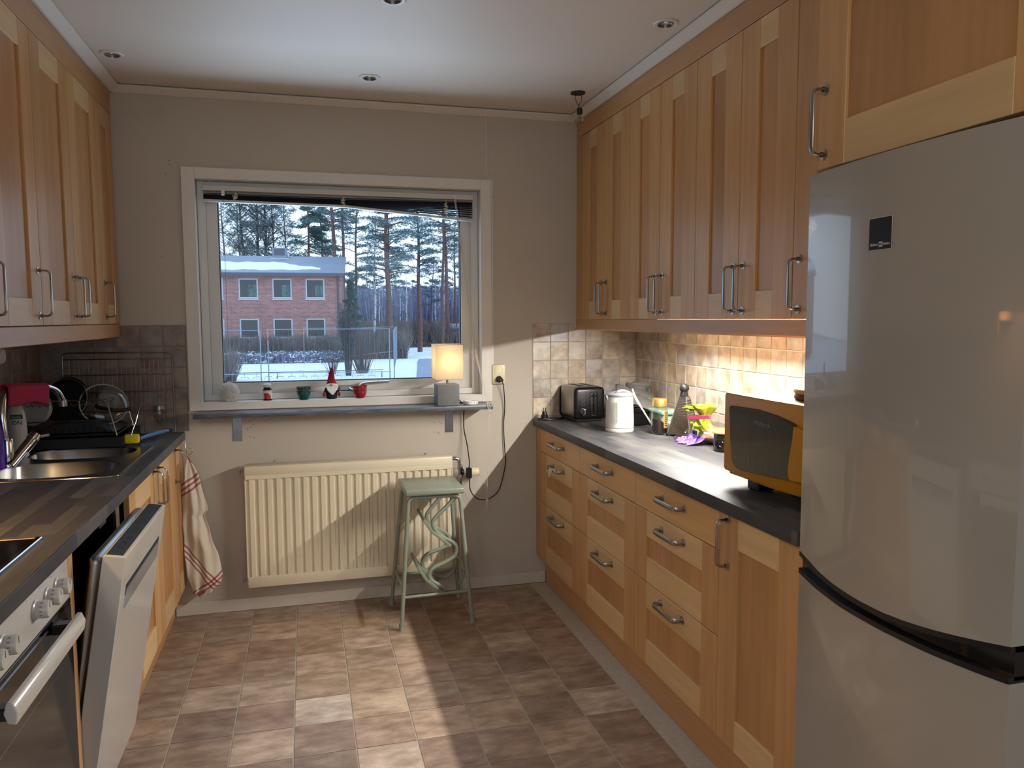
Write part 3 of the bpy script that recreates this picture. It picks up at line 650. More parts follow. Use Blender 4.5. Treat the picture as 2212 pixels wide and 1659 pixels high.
MB().lathe([(0,0),(.0205,0),(.022,.002),(.022,.052),(.017,.060),(.014,.063),(.014,.066),(0,.066)],C_,24).build('jar_body','amber_glass',pj)
MB().lathe([(.0223,.008),(.0223,.050),(.0222,.050)],C_,24).build('paper_label','white_label',pj,recalc=False)
m_=MB(); 
for k in range(9):
    a0=-PI/2-.7+1.5*k/9; a1=a0+1.5/9; hh=.036 if k<6 else .036-(k-5)*.004
    m_.quads([(C_[0]+.0226*math.cos(a0),C_[1]+.0226*math.sin(a0),zl_+.008),(C_[0]+.0226*math.cos(a1),C_[1]+.0226*math.sin(a1),zl_+.008),(C_[0]+.0226*math.cos(a1),C_[1]+.0226*math.sin(a1),zl_+hh),(C_[0]+.0226*math.cos(a0),C_[1]+.0226*math.sin(a0),zl_+hh)],[(0,1,2,3)])
lab(m_.build('red_band','red_label',pj,recalc=False),'red printed panel on the label')
MB().lathe([(0,.064),(.0185,.064),(.019,.066),(.019,.078),(.017,.080),(0,.080)],C_,24).build('lid','white_plastic',pj)
plain('green_glaze','0F4A4A',.15,coat=.4); plain('red_glaze','8E1B26',.15,coat=.4); plain('gold','C69A4A',.3,.9)
for nm,x,y,mt,lb,rr_ in (('egg_cup',-.0105,.0,'green_glaze','small dark green ceramic pot with gold line on the window ledge',.036),('egg_cup',.262,.0,'red_glaze','small dark red ceramic pot in front of the window handle',.036)):
    t_=thing(nm,(x,y,zl_),lb,'pot','little ceramic pots'); k=.052
    MB().lathe([(0,0),(.022,0),(.026,.006),(.033,.028),(.0345,.044),(.0345,.056),(.0365,.058),(.0365,.062),(.033,.062),(.032,.045),(.028,.02),(0,.012)],(x,y,zl_),28).build('bowl',mt,t_)
    MB().lathe([(.0347,.045),(.0353,.0458),(.0347,.0466)],(x,y,zl_),28).build('gold_line','gold',t_)
# gnome
gn=thing('gnome',(.123,.0,zl_),'felt gnome with pointed red hat and white beard on the window ledge','figurine')
plain('navy_felt','1A1E2C',.95,bmp=.4,bs=400); plain('red_felt','9A1B2A',.95,bmp=.4,bs=400); plain('beard','E8E6E2',.95,bmp=.6,bs=200); plain('nose','D9AE90',.8)
G_=(.123,.0,zl_)
MB().lathe([(0,0),(.022,0),(.026,.006),(.028,.02),(.026,.04),(.02,.055),(0,.06)],G_,20).build('body','navy_felt',gn)
m_=MB(); m_.tube(spline([(.123,.0,zl_+.072),(.1225,0,zl_+.09),(.123,0,zl_+.115),(.125,0,zl_+.14),(.126,0,zl_+.155)],4),[.026-.0225*min(1,(k/16)**.9) for k in range(17)],16,caps=True); m_.lathe([(.0,.066),(.026,.068),(.0265,.073),(.024,.078)],G_,20); m_.build('hat','red_felt',gn)
m_=MB(); bp=[(-.030,.066),(-.027,.074),(0,.078),(.027,.074),(.030,.066),(.028,.048),(.016,.034),(.008,.022),(.001,.018),(-.010,.03),(-.022,.042)]
m_.prism([(G_[0]+a,zl_+b) for a,b in bp],-.034,-.018,'y',bev=.004); m_.sphere((.123,-.02,zl_+.06),.026,.014,.018); m_.build('beard','beard',gn)
MB().sphere((.124,-.037,zl_+.071),.0068,seg=12).build('nose','nose',gn)
for s_ in (-1,1):
    MB().tube([(G_[0]+s_*.024,-.008,zl_+.052),(G_[0]+s_*.031,-.014,zl_+.034)],[.008,.0075],10).build('sleeve','navy_felt',gn)
    MB().sphere((G_[0]+s_*.036,-.016,zl_+.023),.0075,.007,.012,12).build('mitten','red_felt',gn)
# lamp
tl=thing('table_lamp',(.69,-.085,.9948),'lit table lamp with square cream shade and grey block base on the shelf','lamp')
plain('grey_ceramic','6E706C',.6,var=.08,vs=40); plain('lamp_top','C8B48E',.5)
MB().box(.631,.742,-.140,-.030,.9952,1.1012,.004,seg=2).build('base','grey_ceramic',tl)
MB().lathe([(.006,0),(.006,.034),(.0,.034)],(.69,-.085,1.1005),12).build('stem','chrome',tl)
m,t,b,o=nodes('shade_fabric'); t.nodes.remove(b)
df=t.nodes.new('ShaderNodeBsdfDiffuse'); df.inputs[0].default_value=lin('DCCFBC'); trl=t.nodes.new('ShaderNodeBsdfTranslucent'); trl.inputs[0].default_value=lin('F2E0BE'); ms=t.nodes.new('ShaderNodeMixShader'); ms.inputs[0].default_value=.55
t.links.new(df.outputs[0],ms.inputs[1]); t.links.new(trl.outputs[0],ms.inputs[2]); t.links.new(ms.outputs[0],o.inputs[0])
m_=MB(); a0,a1,b0,b1,z0,z1=.6225,.7585,-.153,-.017,1.128,1.300
q=[(a0,b0),(a1,b0),(a1,b1),(a0,b1)]
for (xa,ya),(xb,yb) in zip(q,q[1:]+q[:1]): m_.quads([(xa,ya,z0),(xb,yb,z0),(xb,yb,z1),(xa,ya,z1)],[(0,1,2,3)])
m_.build('shade','shade_fabric',tl,smooth=False)
m_=MB(); 
for z in (z0,z1):
    m_.tube([(x,y,z) for x,y in q],.0016,6,closed=True)
m_.bm.free(); m_=MB(); m_.tube([(x,y,z0) for x,y in q],.0016,6,closed=True); m_.build('lower_frame','lamp_top',tl); m_=MB(); m_.tube([(x,y,z1) for x,y in q],.0016,6,closed=True); m_.build('upper_frame','lamp_top',tl)
emis('bulb_glow','FFD28A',4)
MB().lathe([(0,0),(.012,.002),(.013,.02),(.018,.035),(.019,.05),(.013,.064),(0,.07)],(.69,-.085,1.150),16).build('bulb','bulb_glow',tl)
MB().lathe([(0,0),(.013,0),(.013,.022),(0,.022)],(.69,-.085,1.130),12).build('lamp_holder','white_plastic',tl)
pd=bpy.data.lights.new('lamp_bulb_light','POINT'); pd.energy=.42; pd.color=(1,.66,.30); pd.shadow_soft_size=.035; po_=bpy.data.objects.new('lamp_bulb_light',pd); COL.objects.link(po_); po_.location=(.69,-.10,1.22)
MB().tube(spline([(.742,-.06,1.0),(.757,-.055,1.012),(.768,-.05,1.0),(.775,-.03,.998),(.785,-.013,.985)],5),.0027,6).build('lead','black_plastic',tl)
rl=thing('tape_roll',(.81,-.09,.9948),'white ring-shaped roll lying beside the table lamp','roll')
MB().lathe([(.024,0),(.036,0),(.038,.002),(.038,.016),(.036,.018),(.026,.018),(.024,.016),(.024,0)],(.81,-.09,.9950),28).build('ring','white_plastic',rl)
for a in (-1.3,-.9,-.3,-2.2): MB().box(-.0008,.0008,-.0007,.0006,.001,.014,rot=Matrix.Translation((.81+.038*math.cos(a),-.09+.038*math.sin(a),.9955))@Matrix.Rotation(a+PI/2,4,'Z')).build('notch','brushed_steel',rl)
# ---- ceiling spots
for x,y,lb in ((-.711,-.45,'recessed ceiling spotlight at the left, by the wall cabinets'),(.304,-.40,'recessed ceiling spotlight above the window'),(.310,-1.262,'recessed ceiling spotlight cut by the top edge of the picture'),(1.282,-1.292,'recessed ceiling spotlight at the right, by the wall cabinets')):
    s_=thing('ceiling_spotlight',(x,y,ZC),lb,'spotlight','ceiling spotlights')
    MB().lathe([(.046,0),(.046,-.003),(.041,-.006),(.031,-.005),(.028,-.001),(.028,0)],(x,y,ZC),28).build('trim_ring','white_paint',s_)
    MB().lathe([(.028,-.001),(.0265,-.008),(.0255,-.001),(0,-.0005)],(x,y,ZC),24).build('inner_ring','brushed_steel',s_)
    MB().lathe([(0,-.004),(.015,-.003),(.021,-.0015),(.0,-.001)],(x,y,ZC),20).build('lens','chrome',s_)
hb=thing('hanging_spotlight',(1.267,-.408,ZC),'halogen bulb dangling from a loose ceiling disc near the corner','spotlight')
MB().lathe([(0,-.0),(.034,-.0),(.034,-.006),(.0,-.006)],(1.267,-.408,ZC),20).build('ceiling_disc','rubber',hb)
for dx in (-.009,.016): MB().tube(spline([(1.267+dx,-.408,ZC-.004),(1.267+dx*1.25,-.408,ZC-.03),(1.272,-.408,ZC-.062),(1.274,-.408,ZC-.075)],5),.0013,5).build('wire','matte_black',hb)
MB().lathe([(0,0),(.013,0),(.013,-.027),(0,-.027)],(1.276,-.409,ZC-.072),14).build('bulb_socket','black_plastic',hb)
glass('bulb_glass',(.85,.82,.78),.35,.08)
MB().lathe([(.006,-.026),(.007,-.04),(.018,-.050),(.0235,-.056),(.0235,-.062),(.0,-.067)],(1.276,-.409,ZC-.072),20).build('bulb','chrome' if 0 else 'bulb_glass',hb)
MB().lathe([(0,-.03),(.004,-.031),(.004,-.05),(0,-.052)],(1.276,-.409,ZC-.072),8).build('filament_tube','brushed_steel',hb)
# ---- tea towel on hook
m,t,b,o=nodes('linen'); c=t.nodes.new('ShaderNodeTexCoord'); sp=t.nodes.new('ShaderNodeSeparateXYZ'); t.links.new(c.outputs['UV'],sp.inputs[0])
def stripes(sock,cents):
    tot=None
    for ce in cents:
        a=t.nodes.new('ShaderNodeMath'); a.operation='COMPARE'; a.inputs[1].default_value=ce; a.inputs[2].default_value=.0055; t.links.new(sock,a.inputs[0])
        if tot is None: tot=a.outputs[0]
        else:
            q_=t.nodes.new('ShaderNodeMath'); q_.operation='MAXIMUM'; t.links.new(tot,q_.inputs[0]); t.links.new(a.outputs[0],q_.inputs[1]); tot=q_.outputs[0]
    return tot
su=stripes(sp.outputs[0],[.235,.26,.285,.71,.735,.76]); sv=stripes(sp.outputs[1],[.20,.222,.70,.725,.75])
mx=t.nodes.new('ShaderNodeMath'); mx.operation='ADD'; t.links.new(su,mx.inputs[0]); t.links.new(sv,mx.inputs[1]); mm=t.nodes.new('ShaderNodeMath'); mm.operation='MULTIPLY'; mm.inputs[1].default_value=.8; t.links.new(mx.outputs[0],mm.inputs[0]); mm.use_clamp=True
t.links.new(mix(t,mm.outputs[0],'D3C6B2','8A2030'),b.inputs['Base Color']); b.inputs['Roughness'].default_value=.9; bump(t,b,noise(t,coords(t,rand=False),30,4),.5,.004)
tw=thing('tea_towel',(-.52,-.07,.12),'cream linen tea towel with red stripes hanging from a cabinet hook','towel')
rows=[(.792,-.549,-.543),(.77,-.556,-.530),(.735,-.572,-.512),(.70,-.578,-.500),(.64,-.578,-.488),(.58,-.577,-.474),(.53,-.576,-.462),(.505,-.576,-.478),(.44,-.575,-.462),(.38,-.574,-.448),(.32,-.574,-.428),(.26,-.568,-.415),(.21,-.562,-.410),(.17,-.552,-.420),(.14,-.545,-.445),(.118,-.535,-.500)]
m_=MB(); uvl=m_.bm.loops.layers.uv.new('UVMap'); NX=28; grid=[]
rws=[]; 
for (za,la,ra_),(zb_,lb_,rb) in zip(rows,rows[1:]):
    for k in range(4): t_=k/4; rws.append((za+(zb_-za)*t_,la+(lb_-la)*t_,ra_+(rb-ra_)*t_))
rws.append(rows[-1])
for ri,(z,xa,xb) in enumerate(rws):
    row=[]
    for k in range(NX+1):
        s_=k/NX; x=xa+(xb-xa)*s_; w_=(xb-xa)
        y=-.075-.5*w_*.22*math.sin(PI*s_)-.006*math.sin(s_*9+z*7)*min(1,w_/.1)-.004*math.sin(s_*19-z*13)*min(1,w_/.1)-.003*math.sin(z*30+s_*4)*min(1,w_/.1)
        row.append((m_.bm.verts.new((x+.0015*math.sin(z*50+s_*5),y,z+.012*math.sin(s_*7)*(1 if ri>len(rws)-6 else .2))),x,z))
    grid.append(row)
for a,b_ in zip(grid,grid[1:]):
    for k in range(NX):
        fc=m_.bm.faces.new((a[k][0],a[k+1][0],b_[k+1][0],b_[k][0]))
        for lp,(vv,x,z) in zip(fc.loops,(a[k],a[k+1],b_[k+1],b_[k])):
            X_=(x+.5)*1.0; Z_=z-.45
            lp[uvl].uv=(.5+ (X_*.80+Z_*.60)*1.55-.05,.5+(Z_*.80-X_*.60)*1.2)
o=m_.build('cloth','linen',tw,recalc=False); md=o.modifiers.new('s','SOLIDIFY'); md.thickness=.002
MB().tube(spline([(-.545,-.078,.785),(-.547,-.07,.80),(-.549,-.06,.797),(-.545,-.065,.785)],4),.0015,6).build('loop','linen',tw)
hk=thing('towel_hook',(-.56,-.055,.80),'bent wire hook clipped over the left worktop edge','hook')
MB().tube(spline([(-.556,-.03,.858),(-.556,-.034,.83),(-.553,-.045,.803),(-.545,-.058,.795),(-.532,-.06,.798),(-.524,-.06,.812),(-.528,-.06,.824),(-.534,-.06,.826)],6),.0018,6).build('wire','brushed_steel',hk)
# ============================================================ right worktop things
ZW=.9
# toaster
to=thing('toaster',(1.40,-.17,ZW),'black and steel toaster at the far end of the right worktop','toaster')
Mt=Matrix.Translation((1.396,-.155,ZW))@Matrix.Rotation(math.radians(3),4,'Z')
plain('toaster_steel','A39E95',.33,.85)
def rbox(m_,x0,x1,y0,y1,z0,z1,bev,seg,Mx): m_.box(x0,x1,y0,y1,z0,z1,bev,rot=Mx,seg=seg); return m_
rbox(MB(),-.080,.080,-.062,.135,.014,.180,.022,4,Mt).build('casing','toaster_steel',to)
rbox(MB(),-.083,.083,-.085,-.052,.010,.176,.020,4,Mt).build('front_panel','black_plastic',to)
rbox(MB(),-.081,.081,.125,.142,.010,.172,.015,3,Mt).build('back_panel','black_plastic',to)
rbox(MB(),-.074,.074,-.075,.13,0,.016,.003,1,Mt).build('foot_base','matte_black',to)
for x in (-.028,.028): rbox(MB(),x-.014,x+.014,-.04,.11,.1785,.1812,.001,1,Mt).build('bread_slot','matte_black',to)
rbox(MB(),-.055,.055,-.05,.12,.1790,.1805,.0005,1,Mt).build('top_plate','steel',to)
rbox(MB(),-.002,.038,-.088,-.084,.040,.150,.006,2,Mt).build('lever_recess','matte_black',to)
rbox(MB(),.012,.022,-.0885,-.087,.05,.146,.002,1,Mt).build('lever_track','gloss_black',to)
rbox(MB(),.004,.032,-.094,-.086,.128,.138,.003,1,Mt).build('lever','black_plastic',to)
rbox(MB(),.004,.034,-.091,-.084,.030,.036,.002,1,Mt).build('lever_trim','steel',to)
for z in (.140,.116,.092):
    m_=MB(); m_.lathe([(.0075,0),(.0098,0),(.0098,.0015),(.0075,.0015)],(-.040,-.0855,z),16,'-y'); bmesh.ops.transform(m_.bm,matrix=Mt,verts=m_.bm.verts); m_.build('button_ring','steel',to)
m_=MB(); m_.lathe([(0,0),(.019,0),(.018,.008),(.013,.009),(0,.009)],(-.040,-.0855,.052),20,'-y'); bmesh.ops.transform(m_.bm,matrix=Mt,verts=m_.bm.verts); m_.build('browning_dial','chrome',to)
rbox(MB(),-.0425,-.0375,-.0965,-.0940,.042,.066,.0005,1,Mt).build('dial_mark','matte_black',to)
tpz=thing('toaster_plug',(1.2,-.08,ZW),'black mains plug lying in the corner left of the toaster','plug')
m_=MB(); m_.lathe([(0,0),(.019,.001),(.019,.012),(.013,.02),(.011,.034),(0,.034)],(1.207,-.075,.908),14,'z'); m_.box(1.190,1.203,-.082,-.066,.903,.917,.002); m_.build('plug_body','black_plastic',tpz)
for dx in (-.006,.006):
    MB().tube([(1.207+dx,-.075,.936),(1.207+dx,-.075,.960)],.0024,6).build('pin','chrome',tpz)
MB().tube(spline([(1.20,-.075,.906),(1.175,-.07,.904),(1.165,-.10,.9035),(1.20,-.13,.9035),(1.26,-.12,.9035),(1.30,-.09,.9035),(1.32,-.05,.904)],6),.0032,6).build('cable','black_plastic',tpz)
# kettle
plain('kettle_white','C6C3BA',.28,coat=.2); plain('kettle_grey','77797B',.4)
kt=thing('kettle',(1.42,-.58,ZW),'white cordless kettle with grey lid beside the toaster','kettle')
K=(1.420,-.575,ZW)
MB().lathe([(0,.0),(.064,0),(.066,.004),(.066,.014),(.064,.016)],K,32).build('base','white_plastic',kt)
MB().lathe([(.062,.016),(.0665,.020),(.0665,.05),(.0645,.10),(.0625,.150),(.062,.165),(.058,.168)],K,40).build('jug','kettle_white',kt)
m_=MB(); m_.lathe([(.0625,.163),(.063,.172),(.054,.180),(.03,.186),(0,.188)],K,32); m_.build('lid','kettle_grey',kt)
m_=MB(); m_.tube(spline([(K[0]-.03,K[1]-.03,ZW+.178),(K[0]-.02,K[1]-.032,ZW+.189),(K[0]+.01,K[1]-.03,ZW+.190),(K[0]+.045,K[1]-.02,ZW+.178)],6),.0075,8); m_.build('lid_grip','kettle_grey',kt)
MB().prism([(K[0]-.064,ZW+.168),(K[0]-.075,ZW+.172),(K[0]-.068,ZW+.15),(K[0]-.06,ZW+.145)],K[1]-.012,K[1]+.012,'y').build('spout','kettle_grey',kt)
m_=MB(); m_.tube(spline([(K[0]+.01,K[1]+.06,ZW+.165),(K[0]+.015,K[1]+.10,ZW+.16),(K[0]+.015,K[1]+.11,ZW+.11),(K[0]+.015,K[1]+.10,ZW+.05),(K[0]+.01,K[1]+.065,ZW+.035)],5),.009,8); m_.build('handle','kettle_grey',kt)
MB().box(K[0]-.050,K[0]-.036,K[1]-.064,K[1]-.045,ZW+.045,ZW+.14,.003).build('water_gauge','clear_glass',kt)
# black pan with lid, leaning cloth, brush
pn=thing('black_casserole',(1.555,-.38,ZW),'black lidded pan half hidden behind the kettle','pan')
Pn=(1.575,-.37,ZW)
MB().lathe([(0,.002),(.078,.002),(.084,.010),(.088,.060),(.091,.064),(.086,.066),(.08,.01),(0,.008)],Pn,28).build('pot','matte_black',pn)
MB().lathe([(.092,.068),(.092,.071),(.06,.083),(.02,.088),(.0,.089)],Pn,28).build('lid','gloss_black',pn)
MB().lathe([(0,.088),(.008,.089),(.008,.10),(.016,.104),(.016,.110),(0,.112)],Pn,14).build('knob','black_plastic',pn)
m_=MB(); m_.tube(spline([(Pn[0]-.085,Pn[1]-.02,ZW+.06),(Pn[0]-.12,Pn[1]-.03,ZW+.066),(Pn[0]-.122,Pn[1]+.02,ZW+.066),(Pn[0]-.085,Pn[1]+.02,ZW+.06)],4),.005,6); m_.build('ear_handle','steel',pn)
plain('grey_felt','6E6C68',.95,var=.15,vs=60,bmp=.5,bs=90)
gc=thing('oven_mitt',(1.66,-.2,ZW),'crumpled grey oven cloth piled behind the black pan','cloth')
def crumple(cx,cy,cz,sx,sy,sz,seed,amp=.25,seg=26):
    m_=MB(); m_.sphere((0,0,0),1,seg=seg); rr=random.Random(seed); 
    ph=[(rr.uniform(2,7),rr.uniform(2,7),rr.uniform(2,7),rr.uniform(0,6)) for _ in range(6)]
    for v in m_.bm.verts:
        d=sum(math.sin(v.co.x*a+v.co.y*b+v.co.z*c_+e) for a,b,c_,e in ph)/6
        k=1+amp*d; v.co=Vector((cx+v.co.x*sx*k,cy+v.co.y*sy*k,max(.9005,cz+v.co.z*sz*k)))
    return m_
m_=MB(); g_=[]
import itertools
for i in range(15):
    row=[]
    for j in range(13):
        s_,q_=i/14,j/12
        x=1.545+.20*s_+.012*math.sin(q_*6); z=.992+.085*q_+.010*math.sin(s_*11+q_*7)-.035*s_*s_; y=-.42+.17*q_+.02*math.sin(s_*9+q_*8)
        row.append(m_.bm.verts.new((x,y,z)))
    g_.append(row)
for a,b_ in zip(g_,g_[1:]):
    for k in range(12): m_.bm.faces.new((a[k],a[k+1],b_[k+1],b_[k]))
o=m_.build('cloth','grey_felt',gc,recalc=False); md=o.modifiers.new('s','SOLIDIFY'); md.thickness=.005
crumple(1.655,-.24,1.068,.06,.03,.028,5,.6).build('folded_edge','grey_felt',gc)
br_=thing('dish_brush',(1.50,-.62,ZW),'white plastic utensil leaning from the kettle towards the coffee jar','utensil')
MB().tube(spline([(1.488,-.565,1.095),(1.494,-.575,1.065),(1.505,-.60,1.03),(1.53,-.63,.975),(1.553,-.64,.935),(1.570,-.645,.906)],6),[.004]*4+[.0055]*10+[.004]*17,8).build('handle','white_plastic',br_)
# coffee jar
cj=thing('coffee_jar',(1.556,-.715,ZW),'glass coffee jar with gold lid, half full','jar')
CJ=(1.556,-.715,ZW)
def sq(m_,prof,c,e=.75):
    m_.lathe(prof,(0,0,0),28)
    for v in m_.bm.verts:
        a=math.atan2(v.co.y,v.co.x); k=1+.10*abs(math.cos(2*a))**0-(.10*(math.cos(4*a)*.5+.5)) if 0 else 1+.07*(-math.cos(4*a)); v.co.x*=k; v.co.y*=k
    bmesh.ops.rotate(m_.bm,cent=(0,0,0),matrix=Matrix.Rotation(.35,3,'Z'),verts=m_.bm.verts); bmesh.ops.translate(m_.bm,vec=c,verts=m_.bm.verts); return m_
sq(MB(),[(0,.0),(.033,.0),(.036,.005),(.036,.10),(.031,.122),(.029,.126)],CJ).build('glass','clear_glass',cj)
plain('coffee','2E150E',.9,var=.3,vs=300); plain('jar_gold','C2A25C',.3,.7); plain('gold_label','B59A5A',.4,.4)
m_=MB(); m_.lathe([(0,.004),(.031,.004),(.033,.01),(.033,.055),(.0,.068)],(0,0,0),24)
for v in m_.bm.verts:
    if v.co.z>.03: v.co.z+=-.5*v.co.x+.0
bmesh.ops.translate(m_.bm,vec=CJ,verts=m_.bm.verts); m_.build('coffee_powder','coffee',cj)
MB().lathe([(.0,.126),(.032,.126),(.034,.128),(.034,.158),(.032,.162),(0,.162)],CJ,32).build('lid','jar_gold',cj)
m_=MB(); 
for k in range(6):
    a0=-1.45+.9*k/6; a1=a0+.15; r_=.0372
    m_.quads([(CJ[0]+r_*math.cos(a0),CJ[1]+r_*math.sin(a0),ZW+.03),(CJ[0]+r_*math.cos(a1),CJ[1]+r_*math.sin(a1),ZW+.03),(CJ[0]+r_*math.cos(a1),CJ[1]+r_*math.sin(a1),ZW+.112),(CJ[0]+r_*math.cos(a0),CJ[1]+r_*math.sin(a0),ZW+.112)],[(0,1,2,3)])
m_.build('label','gold_label',cj,recalc=False)
m_=MB()
for k in range(7):
    zz=ZW+.04+k*.0095
    for q_ in range(4):
        a0=-1.30+.13*q_; r_=.0378; m_.quads([(CJ[0]+r_*math.cos(a0),CJ[1]+r_*math.sin(a0),zz),(CJ[0]+r_*math.cos(a0+.1),CJ[1]+r_*math.sin(a0+.1),zz),(CJ[0]+r_*math.cos(a0+.1),CJ[1]+r_*math.sin(a0+.1),zz+.004),(CJ[0]+r_*math.cos(a0),CJ[1]+r_*math.sin(a0),zz+.004)],[(0,1,2,3)])
m_.build('label_print','amber_glass',cj,recalc=False)
# egg timer like white capsule
we=thing('white_cup',(1.628,-.60,ZW),'small white rounded cup lying behind the coffee jar','cup')
MB().lathe([(0,0),(.018,.001),(.024,.008),(.026,.03),(.024,.046),(.012,.052),(.010,.058),(0,.058)],(1.612,-.69,ZW+.027),20,'x').build('cup','kettle_white',we)
# mint lunch box
plain('mint_plastic','A8C9BC',.35)
mbx=thing('mint_box',(1.69,-.45,ZW),'pale mint green lidded food box against the tiles','food box')
MB().box(1.638,1.745,-.575,-.37,.9005,.965,.014,seg=3).build('tub','mint_plastic',mbx); MB().box(1.632,1.750,-.582,-.363,.965,.984,.007,seg=2).build('lid','mint_plastic',mbx)
# grater
plain('grater_steel','A8A49A',.25,.95)
gr=thing('grater',(1.645,-.79,ZW),'pyramid steel grater with black ball knob','grater')
GC=Vector((1.640,-.79,ZW)); ga=math.radians(38)
def gp(u_,v_,h): # u,v in -1..1, h 0..1
    k=.054*(1-h)+.017*h; x=u_*k; y=v_*k; return GC+Vector((x*math.cos(ga)-y*math.sin(ga),x*math.sin(ga)+y*math.cos(ga),.012+.165*h))
m_=MB(); co=[(-1,-1),(1,-1),(1,1),(-1,1)]
B0=[m_.bm.verts.new(gp(a,b_,0)) for a,b_ in co]; B1=[m_.bm.verts.new(gp(a,b_,1)) for a,b_ in co]
for k in range(4): m_.bm.faces.new((B0[k],B0[(k+1)%4],B1[(k+1)%4],B1[k]))
m_.bm.faces.new(B1); m_.build('body','grater_steel',gr,smooth=False)
m_=MB(); m_.tube([gp(a*1.03,b_*1.03,0) for a,b_ in co],.003,6,closed=True); m_.build('base_rim','steel',gr)
m_=MB(); 
for a,b_ in co: m_.tube([gp(a,b_,0),gp(a,b_,1)],.0022,6)
m_.build('corner_edges','steel',gr)
# teeth : slots on one face, rasps on the other
m_=MB()
for i in range(13):
    for j in range(6):
        h=.10+.83*i/13; u_=-.75+1.5*j/5; c_=gp(u_,-1.03,h); w_=(gp(1,-1,h)-gp(-1,-1,h)).normalized()*.0022; n_=(gp(0,-2,h)-gp(0,-1,h)).normalized()
        m_.quads([c_-w_+n_*.0003,c_+w_+n_*.0003,c_+w_+Vector((0,0,.006))+n_*.0012,c_-w_+Vector((0,0,.006))+n_*.0012],[(0,1,2,3)])
o=m_.build('slicing_slots','matte_black',gr,recalc=False); o['kind']='stuff'
m_=MB()
for i in range(20):
    for j in range(8):
        h=.06+.88*i/20; u_=-.8+1.6*(j+.5*(i%2))/8; c_=gp(-1.04,u_,h); m_.box(c_.x-.0011,c_.x+.0011,c_.y-.0011,c_.y+.0011,c_.z-.0011,c_.z+.0011)
o=m_.build('rasp_teeth','chrome',gr); o['kind']='stuff'
plain('black_rubber','1B1C1E',.5)
MB().prism([(GC.x-.017,ZW+.176),(GC.x+.017,ZW+.176),(GC.x+.011,ZW+.20),(GC.x-.011,ZW+.20)],GC.y-.014,GC.y+.014,'y',bev=.003).build('collar','black_rubber',gr)
MB().sphere((GC.x,GC.y,ZW+.213),.0215,seg=24).build('ball_knob','black_rubber',gr)
for a,b_ in co: MB().box(gp(a,b_,0).x-.005,gp(a,b_,0).x+.005,gp(a,b_,0).y-.005,gp(a,b_,0).y+.005,ZW+.0005,ZW+.014,.001).build('corner_foot','black_rubber',gr)
# snack bags and clip
plain('lime_plastic','94A42A',.35,var=.25,vs=30); plain('purple_film','6A4AC0',.3,var=.25,vs=25); plain('pink_plastic','D83A6E',.35); plain('bun','B98A63',.8,var=.2,vs=20); plain('white_film','D8D8D8',.3)
def sheet(fn,n,m,name,mat,parent,th=.0006):
    m_=MB(); g_=[[m_.bm.verts.new(fn(i/n,j/m)) for j in range(m+1)] for i in range(n+1)]
    for a,b_ in zip(g_,g_[1:]):
        for k in range(m): m_.bm.faces.new((a[k],a[k+1],b_[k+1],b_[k]))
    o=m_.build(name,mat,parent,recalc=False); md=o.modifiers.new('s','SOLIDIFY'); md.thickness=th; return o
bg1=thing('bread_bag',(1.655,-1.02,ZW),'crumpled lime green and clear bread bag between grater and microwave','bag')
crumple(1.655,-1.02,.935,.062,.075,.034,11,.2).build('bread','bun',bg1)
crumple(1.655,-1.02,.940,.078,.092,.044,12,.3).build('clear_wrap','clear_film',bg1)
def lime(a,b_):
    an=2*PI*a; r_=.012+.045*abs(b_-.55)*2+.008*math.sin(an*4+b_*5); return (1.632+r_*math.cos(an)*.9,-.985+r_*math.sin(an),.955+.10*b_+.006*math.sin(an*3))
sheet(lime,30,10,'gathered_neck','lime_plastic',bg1)
crumple(1.625,-.975,1.045,.026,.034,.017,21,.5).build('bag_tuft','lime_plastic',bg1)
crumple(1.60,-.905,1.035,.022,.024,.011,22,.6).build('bag_tip','lime_plastic',bg1)
def flap(a,b_): return (1.600-.018*b_+.008*math.sin(a*9),-1.0-.045*(a-.5)*2,.935+.045*b_+.005*math.sin(b_*7+a*6))
sheet(flap,12,8,'printed_label','lime_plastic',bg1)
m_=MB()
for k,wd in enumerate((1,2,1,1,3,1,2,1,1,2)):
    y=-1.035+k*.0042; m_.box(1.573,1.5745,y,y+.0007*wd,.938,.956)
m_.build('barcode','matte_black',bg1); MB().box(1.5748,1.5756,-1.04,-.99,.935,.96).build('barcode_ground','white_film',bg1)
cl=thing('bag_clip',(1.62,-.96,1.0),'bright pink bag clip closing the lime bread bag','clip')
Mc=Matrix.Translation((1.60,-.99,1.008))@Matrix.Rotation(math.radians(-8),4,'X')
MB().box(-.006,.006,-.105,.085,-.009,.008,.002,rot=Mc).build('lower_arm','pink_plastic',cl)
MB().box(.006,.016,.01,.068,-.002,.010,.002,rot=Mc@Matrix.Rotation(.16,4,'Z')).build('upper_arm','red_label',cl)
bg2=thing('purple_bag',(1.60,-1.03,ZW),'shiny purple plastic wrapper lying in front of the bread bag','bag')
def pur(a,b_): return (1.520+.075*b_+.012*math.sin(a*11+b_*3),-.935-.135*a+.01*math.sin(b_*8),.9015+.038*b_*(1-.3*a)*abs(math.sin(a*5+1+b_*2))+.003*math.sin(a*31)**2+.004*b_)
sheet(pur,26,14,'wrapper','purple_film',bg2)
def cf(a,b_): return (1.545+.09*b_+.01*math.sin(a*13),-.87-.10*a+.012*math.sin(b_*9),.902+.05*abs(math.sin(a*4+b_*2+.4))*b_+.002)
sheet(cf,20,12,'clear_end','clear_film',bg2,.0004)
dp=thing('ceramic_jar',(1.60,-1.20,ZW),'dark glazed ribbed jar with an orange-brown lid by the microwave','jar')
plain('dark_glaze','16130F',.18,coat=.5); plain('terracotta_lid','B4703C',.3)
